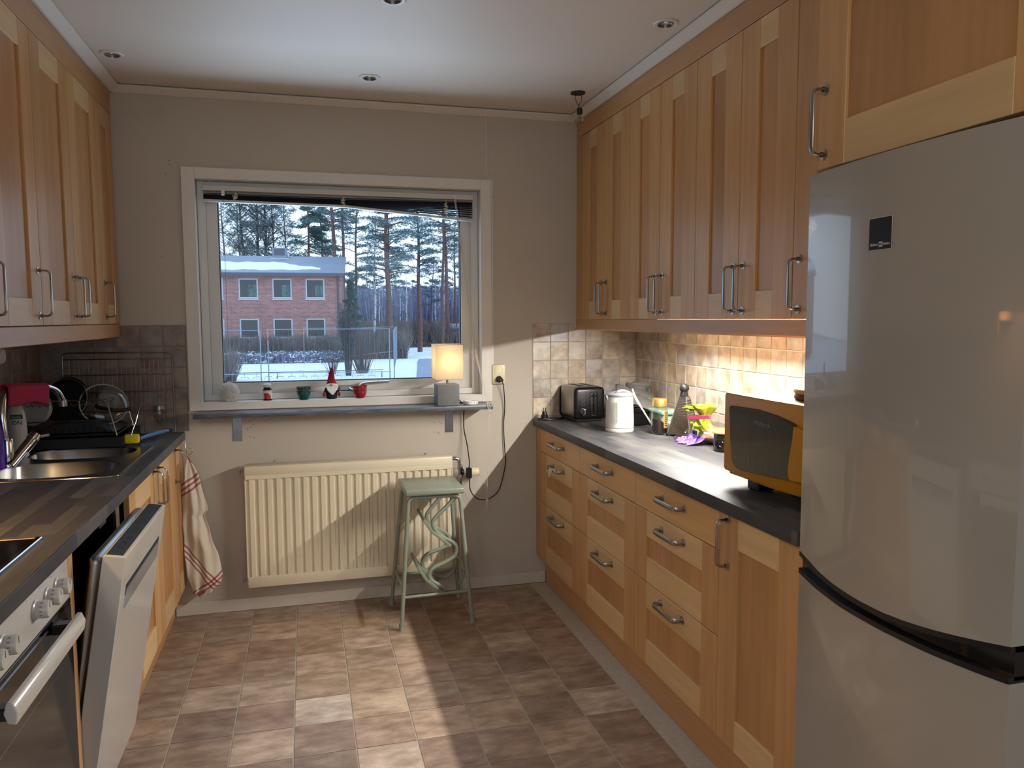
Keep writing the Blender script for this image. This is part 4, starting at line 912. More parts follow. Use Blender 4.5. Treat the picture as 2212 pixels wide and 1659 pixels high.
DP=(1.606,-1.205,ZW)
MB().lathe([(0,0),(.040,0),(.045,.003),(.0455,.010),(.0465,.012),(.0455,.014),(.0455,.050),(.0470,.052),(.0455,.054),(.0455,.060),(.0470,.062),(.0455,.064),(.044,.068),(0,.068)],DP,32).build('jar_body','dark_glaze',dp)
for k in range(7):
    a=-PI+.2+k*.5; m_=MB(); m_.lathe([(.0095,0),(.0105,.001),(.0115,0)],(0,0,0),14,'x'); bmesh.ops.transform(m_.bm,matrix=Matrix.Translation((DP[0]+.0455*math.cos(a),DP[1]+.0455*math.sin(a),ZW+.032))@Matrix.Rotation(a,4,'Z'),verts=m_.bm.verts); m_.build('ring_relief','dark_glaze',dp)
MB().lathe([(0,.069),(.048,.069),(.054,.074),(.052,.078),(.03,.088),(0,.092)],DP,32).build('lid','terracotta_lid',dp)
# microwave
plain('mustard','B87D14',.4,var=.03,vs=3,Specular_IOR_Level=.25); plain('mustard_top','A2731C',.45,Specular_IOR_Level=.1)
m,t,b,o=nodes('oven_glass_dark'); b.inputs['Base Color'].default_value=lin('1E1C1B'); b.inputs['Roughness'].default_value=.14; b.inputs['Coat Weight'].default_value=.2
mw=thing('microwave',(1.48,-2.0,ZW),'mustard yellow microwave with dark window at the right end of the worktop','microwave')
MX,MY0,MY1,MZ0,MZ1=1.272,-2.215,-1.765,.940,1.196
MB().box(MX+.030,1.665,MY0+.006,MY1-.006,MZ0-.003,MZ1-.006,.008,seg=2).build('casing','mustard_top',mw)
m_=MB(); m_.box(MX+.018,MX+.030,MY0+.002,MY1-.002,MZ0-.004,MZ1-.002,.003); m_.build('door_seam','amber_glass',mw)
m_=MB(); yy=[MY1-(MY1-MY0)*k/20 for k in range(21)]
def mzb(y): t_=(MY1-y)/(MY1-MY0); return MZ0+.006-.006*math.sin(PI*t_)
V=[]
for y in yy:
    t_=(MY1-y)/(MY1-MY0); bulge_=.007*math.sin(PI*t_)
    V.append([m_.bm.verts.new((MX+.018,y,mzb(y))),m_.bm.verts.new((MX+.004-bulge_,y,mzb(y)+.004)),m_.bm.verts.new((MX-bulge_,y,mzb(y)+.012)),m_.bm.verts.new((MX-bulge_,y,MZ1-.010)),m_.bm.verts.new((MX+.005-bulge_,y,MZ1-.002)),m_.bm.verts.new((MX+.018,y,MZ1))])
for a,b_ in zip(V,V[1:]):
    for k in range(6): m_.bm.faces.new((a[k],a[(k+1)%6],b_[(k+1)%6],b_[k]))
m_.bm.faces.new(V[0]); m_.bm.faces.new(V[-1][::-1]); m_.build('door','mustard',mw)
# arched window
top=spline([(-1.792,1.150),(-1.86,1.150),(-1.95,1.144),(-2.04,1.132),(-2.115,1.116),(-2.143,1.108)],4); bot=spline([(-2.150,1.095),(-2.147,1.06),(-2.128,1.02),(-2.12,.985),(-2.128,.957),(-2.135,.950),(-2.05,.950),(-1.95,.958),(-1.86,.970),(-1.823,.980),(-1.806,.992),(-1.795,1.02),(-1.787,1.08),(-1.784,1.14),(-1.786,1.148)],4) if False else None
def mface(poly,x0,x1,nm,mat,par,bev=0):
    m_=MB(); m_.prism([(y,z) for y,z in poly],x0,x1,'x',bev=bev); return m_.build(nm,mat,par,smooth=False)
polyw=[(-1.812,1.148),(-1.820,1.154),(-1.857,1.156),(-1.959,1.159),(-2.052,1.153),(-2.107,1.144),(-2.136,1.137),(-2.136,1.109),(-2.129,1.075),(-2.122,1.042),(-2.118,1.015),(-2.121,.995),(-2.128,.990),(-2.048,.983),(-1.966,.977),(-1.897,.973),(-1.862,.974),(-1.842,.982),(-1.830,.998),(-1.819,1.062)]
cy_,cz_=-1.97,1.067
mface([(cy_+(y-cy_)*1.025,cz_+(z-cz_)*1.045) for y,z in polyw],MX-.0105,MX-.002,'window_rim','amber_glass',mw)
wn=mface(polyw,MX-.0118,MX-.002,'window','oven_glass_dark',mw)
plain('logo_grey','77777A',.4)
o=text('logo','Whirlpool',.020,Matrix(((0,0,-1,MX-.0124),(-1,0,0,-1.985),(0,1,0,1.123),(0,0,0,1))),'logo_grey',mw); o.parent=wn
o=mface([(-1.845,1.008),(-1.851,1.008),(-1.851,.998),(-1.845,.998)],MX-.0124,MX-.0118,'pictogram','logo_grey',mw); o.parent=wn
mface([(-2.137,1.137),(-2.184,1.130),(-2.186,.990),(-2.130,.986),(-2.120,.995),(-2.117,1.015),(-2.121,1.042),(-2.128,1.075),(-2.135,1.109)],MX-.016,MX-.002,'door_handle','mustard',mw,.003)
MB().box(MX-.006,MX+.01,-2.214,-2.206,.96,1.08,.001).build('side_trim','matte_black',mw)
for y in (-1.86,-2.12):
    for x in (1.345,1.60): MB().box(x-.03,x+.03,y-.03,y+.03,ZW+.0005,MZ0-.001,.004).build('foot','black_plastic',mw)
wv=thing('trivet',(1.45,-2.0,1.19),'pair of round woven trivets stacked on the microwave','trivet')
plain('straw','B0906A',.85,var=.3,vs=120,bmp=.6,bs=300); plain('cork','5E4232',.9,var=.2,vs=80)
TV=(1.46,-2.03,1.1908)
MB().lathe([(0,0),(.10,0),(.104,.004),(.104,.012),(.10,.016),(0,.016)],TV,32).build('cork_disc','cork',wv)
m_=MB()
for k in range(7):
    r_=.012+.0145*k; m_.tube([(TV[0]+r_*math.cos(2*PI*q/36),TV[1]+r_*math.sin(2*PI*q/36),TV[2]+.0245+.0022*math.sin(q*PI)) for q in range(36)],.0078,6,closed=True)
m_.build('woven_disc','straw',wv)
# tag on middle handle of first cabinet
pt=thing('paper_tag',(1.145,-.42,.65),'small white tag tied round a drawer handle of the cabinet by the wall','tag')
m_=MB(); 
for k,(dx,dy,a) in enumerate(((0,0,.25),(-.004,.018,-.2))):
    m_.box(-.0006,.0006,-.010,.010,-.045,0,rot=Matrix.Translation((1.1425+dx,-.40+dy,.702))@Matrix.Rotation(a,4,'X')@Matrix.Rotation(.2,4,'Y'))
m_.tube([(1.155,-.41,.685),(1.150,-.41,.698),(1.143,-.405,.700)],.004,6); m_.build('tag','white_label',pt)
# ============================================================ left side : oven, hob, dishwasher, sink and its things
ov=thing('oven',(-.86,-2.14,.1),'built-in white oven with five knobs and a black glass door','oven')
OY0,OY1=-2.432,-1.836
MB().box(-1.12,-.60,OY0+.004,OY1-.004,.10,.857).build('cavity_body','matte_black',ov)
MB().box(-.6,-.580,OY0,OY1,.742,.860,.002).build('control_panel','white_enamel',ov)
MB().box(-.6,-.577,OY0,OY1,.160,.728,.003).build('door','oven_glass_dark',ov)
MB().box(-.6,-.578,OY0,OY1,.7285,.7415,.001).build('vent_strip','gloss_black',ov)
for z in (.60,.24): MB().box(-.5775,-.5765,OY0+.05,OY1-.05,z,z+.002).build('glass_line','brushed_steel',ov)
MB().box(-.6,-.585,OY0,OY1,.10,.157,.002).build('lower_trim','white_enamel',ov)
MB().prism([(-.516,.705),(-.530,.708),(-.536,.728),(-.530,.748),(-.520,.748),(-.512,.728)],OY0+.02,-1.965,'y',bev=.002).build('handle_bar','white_enamel',ov)
for y in (OY0+.03,-2.0): MB().box(-.577,-.527,y,y+.032,.709,.733,.003).build('handle_bracket','black_plastic',ov)
for y in (-1.935,-2.005,-2.085,-2.275,-2.345):
    m_=MB(); m_.lathe([(0,0),(.022,0),(.0225,.004),(.0195,.006),(.0195,.026),(.017,.030),(0,.030)],(-.580,y,.803),28,'x'); k_=m_.build('knob','white_enamel',ov)
    o=MB().box(-.5498,-.5490,y-.001,y+.001,.806,.8195).build('knob_mark','logo_grey',ov); o.parent=k_
    for q_ in range(4):
        a=.5+q_*.5; o=MB().box(-.565,-.560,-.001,.001,0,.0006,rot=Matrix.Translation((0,y,.803))@Matrix.Rotation(a,4,'X')@Matrix.Translation((0,0,.0195))).build('knob_digit','logo_grey',ov); o.parent=k_
for y in (-1.97,-2.045,-2.13,-2.31): MB().box(-.5798,-.5792,y-.006,y+.006,.838,.8385).build('panel_symbol','logo_grey',ov)
hob=thing('hob',(-.86,-2.15,.9),'black glass hob with a steel front edge on the left worktop','hob')
MB().box(-1.104,-.640,OY0-.01,-1.862,.892,.9035,.001).build('glass_top','gloss_black',hob)
MB().box(-.640,-.625,OY0-.01,-1.858,.890,.907,.002).build('front_trim','chrome',hob); MB().box(-1.104,-.64,-1.8618,-1.8585,.890,.9045,.0005).build('side_trim','wood_long',hob)
# dishwasher
dw=thing('dishwasher',(-.86,-1.49,.0),'white dishwasher with its door hanging ajar','dishwasher')
plain('tub_dark','0C0C0D',.35,.3); plain('dw_grey','8F9092',.35,.5)
DY0,DY1=-1.792,-1.205
m_=MB(); m_.box(-1.14,-1.12,DY0,DY1,.09,.855); m_.box(-1.12,-.605,DY0,DY0+.012,.09,.855); m_.box(-1.12,-.605,DY1-.012,DY1,.09,.855); m_.box(-1.12,-.605,DY0+.012,DY1-.012,.09,.105); m_.box(-1.12,-.605,DY0+.012,DY1-.012,.82,.855); m_.build('tub','tub_dark',dw)
m_=MB(); m_.box(-.610,-.600,DY1-.035,DY1+.012,.11,.855,.001); m_.build('tub_frame','brushed_steel',dw)
MB().box(-.606,-.590,DY0+.01,DY1-.02,.832,.8585,.002).build('top_strip','dw_grey',dw)
MB().box(-.600,-.584,-1.50,-1.43,.826,.850,.002).build('latch','steel',dw)
def rack(z,yy0,yy1,nm):
    m_=MB()
    for x in [-.66-.05*k for k in range(9)]: m_.tube([(x,yy0,z+.05),(x,yy0,z),(x,yy1,z),(x,yy1,z+.05)],.0022,5)
    for y in [yy0+(yy1-yy0)*k/10 for k in range(11)]: m_.tube([(-.645,y,z+.05),(-.645,y,z),(-1.08,y,z)],.0022,5)
    m_.tube([(-.645,yy0,z+.05),(-.645,yy1,z+.05)],.003,6); return m_.build(nm,'brushed_steel',dw)
rack(.50,DY0+.03,DY1-.03,'upper_rack'); rack(.22,DY0+.03,DY1-.03,'lower_rack')
plain('blue_plastic','41648C',.3)
MB().prism([(-.655,.56),(-.635,.575),(-.62,.64),(-.64,.65),(-.665,.60)],DY0+.045,DY0+.14,'y',bev=.003).build('rack_handle','blue_plastic',dw)
# door pivots at the floor end, leaning out by ~9 degrees
ang=math.radians(9.3); Md=Matrix.Translation((-.578,0,.085))@Matrix.Rotation(ang,4,'Y')
m_=MB(); m_.box(-.055,0,DY0,DY1,0,.745,.002,rot=Md); dd=m_.build('door','white_enamel',dw)
m_=MB(); m_.box(-.092,-.0555,DY0+.012,DY1-.012,.02,.735,.018,rot=Md,seg=3); o=m_.build('door_liner','brushed_steel',dw); o.parent=dd
m_=MB(); m_.box(-.049,-.009,DY0+.012,DY1-.012,.7445,.7462,rot=Md); plain('panel_navy','2A3440',.25,var=.25,vs=20); o=m_.build('control_strip','panel_navy',dw); o.parent=dd
for k in range(7):
    m_=MB(); y=-1.72+.05*k; m_.box(-.034,-.022,y,y+.014,.7460,.7466,rot=Md); o=m_.build('control_mark','matte_black',dw); o.parent=dd
m_=MB(); m_.prism([(DY0+.055,.625),(DY1-.055,.625),(DY1-.055,.655),(DY0+.055,.655)],-.004,.0008,'x',M=Md); o=m_.build('grip_recess','matte_black',dw,smooth=False); o.parent=dd
m_=MB(); m_.prism([(DY0+.055,.600),(DY1-.055,.600),(DY1-.06,.650),(DY0+.06,.650)],-.002,.003,'x',M=Md@Matrix.Translation((0,0,-.01))); plain('grip_shine','C9D0D8',.15,.7); o=m_.build('grip_scoop','grip_shine',dw,smooth=False); o.parent=dd
# sink
plain('sink_steel','A3A29F',.25,1,var=.06,vs=8)
sk=thing('sink',(-.86,-.69,.9),'double-bowl stainless steel sink in the left worktop','sink')
m_=MB(); SX0,SX1,SY0,SY1=-1.104,-.626,-1.094,-.291
def bowl_outline(cx,cy,rx,ry,n=32,e=2.6):
    return [(cx+rx*math.copysign(abs(math.cos(2*PI*k/n))**(2/e),math.cos(2*PI*k/n)),cy+ry*math.copysign(abs(math.sin(2*PI*k/n))**(2/e),math.sin(2*PI*k/n))) for k in range(n)]
bws=[(-.855,-.895,.195,.155,.15),(-.86,-.545,.190,.135,.13)]
tmp=bmesh.new()
outer=[tmp.verts.new((x,y,.9012)) for x,y in ((SX0,SY0),(SX1,SY0),(SX1,SY1),(SX0,SY1))]
edges=[tmp.edges.new((outer[k],outer[(k+1)%4])) for k in range(4)]
rims=[]
for cx,cy,rx,ry,dp_ in bws:
    vv=[tmp.verts.new((x,y,.9012)) for x,y in bowl_outline(cx,cy,rx,ry)]; rims.append(vv)
    edges+=[tmp.edges.new((vv[k],vv[(k+1)%32])) for k in range(32)]
bmesh.ops.triangle_fill(tmp,edges=edges,use_beauty=True)
m_.merge(tmp); m_.build('deck','sink_steel',sk,smooth=False)
for cx,cy,rx,ry,dp_ in bws:
    m_=MB(); rs=[(1,.9015),(.985,.898),(.95,.9-dp_*.8),(.88,.9-dp_),(.25,.9-dp_-.004)]; rr_=[]
    for k_,z in rs: rr_.append([m_.bm.verts.new((x,y,z)) for x,y in bowl_outline(cx,cy,rx*k_,ry*k_)])
    for a,b_ in zip(rr_,rr_[1:]):
        for k in range(32): m_.bm.faces.new((a[k],a[(k+1)%32],b_[(k+1)%32],b_[k]))
    m_.bm.faces.new(rr_[-1]); m_.build('bowl','sink_steel',sk,recalc=False)
    MB().lathe([(0,0),(.03,0),(.032,.002),(0,.003)],(cx,cy,.9-dp_-.0035),20).build('drain','brushed_steel',sk)
m_=MB(); m_.tube(arc([(SX0,SY0,.901),(SX1,SY0,.901),(SX1,SY1,.901),(SX0,SY1,.901)],.03,5),.0035,8); m_.build('raised_rim','chrome',sk)
# tap with cloth
tap=thing('tap',(-1.06,-.78,.9),'chrome mixer tap with an arched spout behind the sink','tap')
MB().lathe([(0,0),(.026,0),(.025,.01),(.021,.015),(.021,.09),(.018,.10),(0,.10)],(-1.05,-.775,.9015),20).build('body','chrome',tap)
MB().tube(spline([(-1.055,-.77,.98),(-1.062,-.77,1.08),(-1.06,-.74,1.165),(-1.04,-.66,1.183),(-1.01,-.55,1.178),(-.97,-.47,1.150),(-.955,-.44,1.105)],6),.0125,12).build('spout','chrome',tap)
MB().lathe([(.015,0),(.015,.026),(.013,.028),(0,.028)],(-.953,-.437,1.080),14).build('aerator','chrome',tap)
m_=MB(); m_.tube([(-1.040,-.79,.903),(-.992,-.70,.985)],[.017,.020],16); m_.tube([(-.992,-.70,.985),(-.984,-.685,1.0)],[.022,.019],16); m_.tube([(-.985,-.69,.992),(-.945,-.665,.996)],[.006,.005],8); m_.build('lever','chrome',tap)
plain('pink_cloth','A8243F',.9,var=.08,vs=40,bmp=.3,bs=500)
cw=thing('dishcloth',(-1.03,-.62,1.1),'dark pink dishcloth draped over the tap spout','cloth')
def clo(a,b_):
    s_=a; px_=-1.062+.075*s_; py=-.745+.215*s_; pz=1.198-.004*s_-.012*s_*s_
    th=(b_-.5)*2; dn=max(0,abs(th)-.18); sd=math.copysign(min(abs(th),.18)*.10,th)
    return (px_+sd*.9+.003*math.sin(s_*9+th*3),py-sd*.42,pz-(dn*.085)*(1.0+.10*math.sin(s_*8))-abs(sd)*.5)
sheet(clo,18,20,'cloth','pink_cloth',cw,.003)
# soap bottle, purple bottle, dispenser
plain('bottle_white','CFC6BE',.35); plain('label_green','1E5A45',.5); plain('purple_plastic','5B1F95',.3)
sb=thing('dish_soap_bottle',(-1.07,-.60,.9),'white washing-up bottle with a small green label behind the tap','bottle')
MB().lathe([(0,0),(.034,0),(.036,.004),(.034,.10),(.031,.16),(.024,.19),(.012,.205),(.012,.225),(0,.225)],(-1.085,-.56,.9015),22).build('bottle_body','bottle_white',sb)
MB().box(-1.095,-1.052,-.5985,-.5965,1.052,1.069,.0003).build('label','label_green',sb)
text('label_text','umme',.013,Matrix(((1,0,0,-1.074),(0,0,-1,-.5990),(0,1,0,1.060),(0,0,0,1))),'bottle_white',sb)
text('label_word','ON',.022,Matrix(((1,0,0,-1.072),(0,0,-1,-.5985),(0,1,0,1.036),(0,0,0,1))),'label_green',sb,.0004)
pbt=thing('purple_bottle',(-1.085,-.765,.9),'purple plastic bottle at the left edge of the picture','bottle')
MB().lathe([(0,0),(.040,0),(.042,.005),(.042,.12),(.035,.16),(.014,.18),(.014,.20),(0,.20)],(-1.085,-.835,.9015),22).build('bottle_body','purple_plastic',pbt)
wd=thing('timer_dial',(-1.155,-.49,1.29),'white round dial mounted on the left tiled wall','dial')
MB().lathe([(0,0),(.03,0),(.031,.01),(.026,.018),(0,.018)],(-1.154,-.50,1.29),24,'x').build('dial_body','white_plastic',wd)
# dish rack
rk=thing('dish_rack',(-.92,-.24,.9),'two-tier wire dish rack on a black tray in the left corner','dish rack')
MB().box(-1.13,-.745,-.435,-.085,.905,.912).box(-1.13,-.745,-.440,-.435,.905,.945,.001).box(-1.13,-.745,-.085,-.080,.905,.945).box(-.745,-.740,-.44,-.08,.905,.945).box(-1.135,-1.13,-.44,-.08,.905,.945).build('drip_tray','matte_black',rk,smooth=False)
def wire(m_,pts,r_=.0022): m_.tube(pts,r_,6)
m_=MB()
for y in (-.42,-.10):
    wire(m_,arc([(-1.12,y,.95),(-1.12,y,1.10),(-.80,y,1.10),(-.765,y,.95)],.02,4),.003)
for z in (.955,1.015,1.10):
    xr=-.765-(z-.95)*.23
    wire(m_,[(-1.12,-.42,z),(xr,-.42,z),(xr,-.10,z),(-1.12,-.10,z),(-1.12,-.42,z)],.0028)
m_.build('frame','steel',rk)
m_=MB()
for k in range(13):
    x=-1.10+.026*k; wire(m_,[(x,-.42,.998),(x,-.40,.958),(x,-.12,.958),(x,-.10,.998)],.0016)
for k in range(12):
    x=-1.10+.024*k; wire(m_,[(x,-.42,1.10),(x,-.40,1.075),(x,-.12,1.075),(x,-.10,1.10)],.0016)
m_.build('wires','steel',rk)
bk=thing('wire_grid',(-.83,-.03,.9),'upright oven grid rack leaning against the back tiles','wire rack')
m_=MB(); m_.tube(arc([(-.598,-.045,.905),(-.600,-.04,1.278),(-1.058,-.04,1.280),(-1.058,-.045,.905)],.025,5),.0032,8)
for z in (1.250,1.178,1.10,1.01): wire(m_,[(-1.056,-.043,z),(-.605,-.043,z)],.0022)
m_.build('outer_frame','steel',bk)
m_=MB()
for k in range(22):
    x=-1.03+.0195*k; wire(m_,[(x,-.041,1.250),(x,-.043,1.01)],.0011)
m_.build('bars','steel',bk)
# pans and lids in the rack
def disc(parent,nm,c,rad,tilt,rz,prof,mat,seg=32):
    m_=MB(); m_.lathe(prof,(0,0,0),seg); bmesh.ops.transform(m_.bm,matrix=Matrix.Translation(c)@Matrix.Rotation(rz,4,'Z')@Matrix.Rotation(tilt,4,'X'),verts=m_.bm.verts); return m_.build(nm,mat,parent)
fp_=thing('frying_pan',(-.97,-.22,1.0),'black frying pan standing in the dish rack','pan')
disc(fp_,'pan_body',(-.985,-.24,1.075),.1,math.radians(70),-.25,[(0,0),(.075,0),(.088,.012),(.096,.038),(.093,.038),(.085,.014),(.0,.006)],'matte_black')
disc(fp_,'rolled_rim',(-.985,-.24,1.075),.1,math.radians(70),-.25,[(.094,.036),(.097,.038),(.0985,.040),(.097,.042),(.094,.040)],'steel')
sp_=thing('saucepan',(-1.0,-.14,1.1),'dark saucepan leaning at the back of the dish rack','pan')
disc(sp_,'pot_body',(-1.0,-.15,1.10),.08,math.radians(78),.1,[(0,0),(.06,0),(.07,.01),(.073,.06),(.070,.06),(.066,.01),(0,.006)],'black_plastic')
ld=thing('glass_lid',(-.83,-.3,1.05),'glass pan lid with black handle standing in the dish rack','lid')
disc(ld,'glass_dome',(-.845,-.26,1.065),.09,math.radians(62),.35,[(.092,0),(.082,.012),(.05,.022),(0,.026)],'clear_glass')
disc(ld,'steel_rim',(-.845,-.26,1.065),.09,math.radians(62),.35,[(.091,-.002),(.096,-.001),(.096,.004),(.091,.003)],'steel')
MB().tube(spline([(-.865,-.30,1.062),(-.83,-.335,1.055),(-.77,-.335,1.045),(-.735,-.31,1.048)],5),.010,8,flat=(1,.8)).build('handle','black_plastic',ld)
bc=thing('black_baking_tin',(-.93,-.25,.915),'black baking tin lying upside down in the dish rack','baking tin')
m_=MB(); m_.prism([(-1.075,.962),(-1.01,1.000),(-.93,1.012),(-.87,1.008),(-.775,.965),(-.775,.960),(-1.075,.960)],-.40,-.13,'y',bev=.004); m_.build('tin','matte_black',bc)
bw=thing('white_bowl',(-1.08,-.33,.96),'white plastic bowl on its side at the left of the rack','bowl')
disc(bw,'bowl_body',(-1.055,-.33,1.055),.07,math.radians(75),-.5,[(0,0),(.035,0),(.06,.02),(.072,.05),(.070,.05),(.056,.02),(0,.004)],'bottle_white')
# sponge wand, brush, glass
sg=thing('sponge_wand',(-.715,-.45,.9),'yellow sponge on a thin steel rod beside the sink','sponge')
plain('sponge_yellow','C7B012',.95,var=.2,vs=90,bmp=.8,bs=250)
MB().box(-.028,.028,-.018,.018,0,.036,.006,rot=Matrix.Translation((-.712,-.40,.912))@Matrix.Rotation(.08,4,'Z'),seg=2).build('sponge','sponge_yellow',sg)
MB().tube([(-.716,-.40,.946),(-.700,-.37,1.0),(-.680,-.34,1.085)],[.0028,.002,.0012],8).build('rod','chrome',sg)
db=thing('dish_brush',(-.68,-.22,.9),'blue-handled washing-up brush lying behind the yellow sponge','brush')
MB().tube(spline([(-.70,-.32,.918),(-.675,-.27,.922),(-.635,-.20,.926),(-.605,-.16,.928)],5),[.0075]*4+[.009]*8+[.007]*4,10).build('handle','blue_plastic',db)
MB().tube([(-.607,-.163,.928),(-.598,-.148,.929)],.0095,10).build('end_cap','black_plastic',db)
wg=thing('wine_glass',(-.64,-.09,.9),'clear stemmed glass standing by the wire grid','glass')
MB().lathe([(0,0),(.026,0),(.026,.0015),(.005,.006),(.0035,.02),(.0035,.05),(.012,.06),(.026,.08),(.029,.105),(.026,.135),(.0252,.135),(.028,.105),(.025,.081),(.01,.062),(0,.058)],(-.655,-.085,.9),28).build('glass','clear_glass',wg)
# ============================================================ outside the window
GZ=-1.2
def snow():
    m,t,b,o=nodes('snow_ground'); v=coords(t,rand=False)
    n=noise(t,coords(t,(.35,.9,1),False),1.2,6,.65); n2=noise(t,coords(t,(1,2.2,1),False),2.4,5,.7)
    sp=t.nodes.new('ShaderNodeSeparateXYZ'); t.links.new(v,sp.inputs[0])
    mr=t.nodes.new('ShaderNodeMapRange'); mr.inputs[1].default_value=44; mr.inputs[2].default_value=95; mr.inputs[3].default_value=-.16; mr.inputs[4].default_value=.03; t.links.new(sp.outputs[1],mr.inputs[0])
    ad=t.nodes.new('ShaderNodeMath'); ad.operation='ADD'; t.links.new(n,ad.inputs[0]); t.links.new(mr.outputs[0],ad.inputs[1])
    a2=t.nodes.new('ShaderNodeMath'); a2.operation='MULTIPLY_ADD'; a2.inputs[1].default_value=.25; t.links.new(n2,a2.inputs[0]); t.links.new(ad.outputs[0],a2.inputs[2])
    t.links.new(ramp(t,a2.outputs[0],[(.60,(.86,.90,.93)),(.68,(.20,.17,.16))]),b.inputs['Base Color']); b.inputs['Roughness'].default_value=.8
snow()
plain('snow_clean',(.86,.90,.93),.8,var=.04,vs=3); plain('asphalt',(.28,.31,.40),.8,var=.1,vs=2)
m_=MB(); N=34; g_=[[m_.bm.verts.new((-45+100*i/N,1.0+139*j/N,GZ+(.10*math.sin(i*1.3+j*.7)*math.sin(j*1.1) if j>15 else 0))) for j in range(N+1)] for i in range(N+1)]
for a,b_ in zip(g_,g_[1:]):
    for k in range(N): m_.bm.faces.new((a[k],b_[k],b_[k+1],a[k+1]))
struct(m_.build('snow_field','snow_ground'))
m_=MB(); pth=[(3.6,20),(4.5,28.5),(5.6,36),(6.6,43),(7.2,46.5),(7.9,47),(8.6,44),(8.4,36),(8.0,28),(7.6,20)]
m_.prism(pth,GZ-.02,GZ+.02,'z'); o=m_.build('path','asphalt',smooth=False); tag(recenter(o,(6.5,34,GZ)),'bare grey asphalt path beside the snow, right of the fence','path'); 
struct(o); del o['category']
# ---- brick building
def bricks():
    m,t,b,o=nodes('red_brick'); c=t.nodes.new('ShaderNodeTexCoord'); mp=t.nodes.new('ShaderNodeMapping'); mp.inputs['Rotation'].default_value=(PI/2,0,0); t.links.new(c.outputs['Object'],mp.inputs[0])
    br=t.nodes.new('ShaderNodeTexBrick'); t.links.new(mp.outputs[0],br.inputs['Vector']); br.inputs['Scale'].default_value=1; br.inputs['Brick Width'].default_value=.30; br.inputs['Row Height'].default_value=.09; br.inputs['Mortar Size'].default_value=.012
    br.inputs['Color1'].default_value=(.26,.11,.10,1); br.inputs['Color2'].default_value=(.43,.19,.165,1); br.inputs['Mortar'].default_value=(.46,.28,.25,1)
    n=noise(t,coords(t,rand=False),1.5,4); t.links.new(mix(t,.7,br.outputs[0],ramp(t,n,[(.3,(.85,.82,.8)),(.7,(1.15,1.1,1.1))]),'MULTIPLY'),b.inputs['Base Color']); b.inputs['Roughness'].default_value=.9
bricks()
plain('roof_sheet',(.23,.26,.33),.5,var=.08,vs=.6); plain('eave_dark',(.07,.08,.11),.6); plain('window_frame_grey',(.50,.56,.60),.5); plain('dark_pane',(.02,.025,.035),.12); plain('room_beyond',(.10,.16,.15),.8,var=.5,vs=3); plain('room_wall',(.07,.05,.055),.9)
plain('concrete',(.5,.52,.55),.8)
bd=thing('brick_building',(2.62,50.25,GZ),'two-storey red brick building with a snowy grey metal roof across the yard','building')
BR=Matrix.Translation((2.62,50.25,0))@Matrix.Rotation(-.0698,4,'Z')
def bbox_(nm,x0,x1,y0,y1,z0,z1,mat,par=None,bev=0):
    m_=MB(); m_.box(x0,x1,y0,y1,z0,z1,bev,rot=BR); return m_.build(nm,mat,bd) if par is None else subp(m_,nm,mat,par)
def subp(m_,nm,mat,par): o=m_.build(nm,mat,bd); o.parent=par; return o
UW=[(-2.48,-1.23),(-4.64,-3.38),(-6.80,-5.56),(-8.98,-7.77),(-11.15,-9.93),(-13.33,-12.11),(-15.5,-14.28),(-17.7,-16.48)]
rows_=[(2.84,4.17),(.19,1.50)]
# facade built round its openings
m_=MB(); xs=sorted({-19.5,-.09}|{v for p_ in UW for v in p_}); 
for a,b_ in zip(xs,xs[1:]):
    op=any(abs(a-p_[0])<1e-6 for p_ in UW)
    if not op: m_.box(a,b_,0,.28,GZ,4.45,rot=BR)
    else:
        for z0,z1 in ((GZ,.19),(1.50,2.84),(4.17,4.45)): m_.box(a,b_,0,.28,z0,z1,rot=BR)
m_.build('front_wall','red_brick',bd,smooth=False)
bbox_('side_wall',-.37,-.09,.28,6.2,GZ,4.45,'red_brick'); bbox_('rear_wall',-19.5,-.09,6.2,6.4,GZ,6.0,'red_brick'); bbox_('partition',-19.5,-.4,3.2,3.3,GZ,4.4,'room_wall'); bbox_('upper_floor',-19.4,-.4,.29,6.1,2.2,2.35,'room_wall')
for zi,(z0,z1) in enumerate(rows_):
    for wi,(a,b_) in enumerate(UW):
        m_=MB(); t_=.09
        for q in ((a,a+t_,z0,z1),(b_-t_,b_,z0,z1),(a+t_,b_-t_,z0,z0+t_),(a+t_,b_-t_,z1-t_,z1)): m_.box(q[0],q[1],.02,.16,q[2],q[3],rot=BR)
        w_=m_.build('window','window_frame_grey',bd,smooth=False)
        m_=MB(); m_.box(a+t_,b_-t_,.08,.10,z0+t_,z1-t_,rot=BR); subp(m_,'pane','dark_pane',w_)
        m_=MB(); m_.box(a-.05,b_+.05,-.06,.05,z0-.09,z0-.02,rot=BR); subp(m_,'sill','window_frame_grey',w_)
        if zi==0:
            m_=MB(); m_.box(a+.62,b_-.12,.072,.079,z0+.12,z1-.42,rot=BR); subp(m_,'view_through','room_beyond',w_)
            m_=MB(); m_.box(b_-.36,b_-.30,.066,.072,z0+.12,z1-.42,rot=BR); subp(m_,'inner_bar','eave_dark',w_)
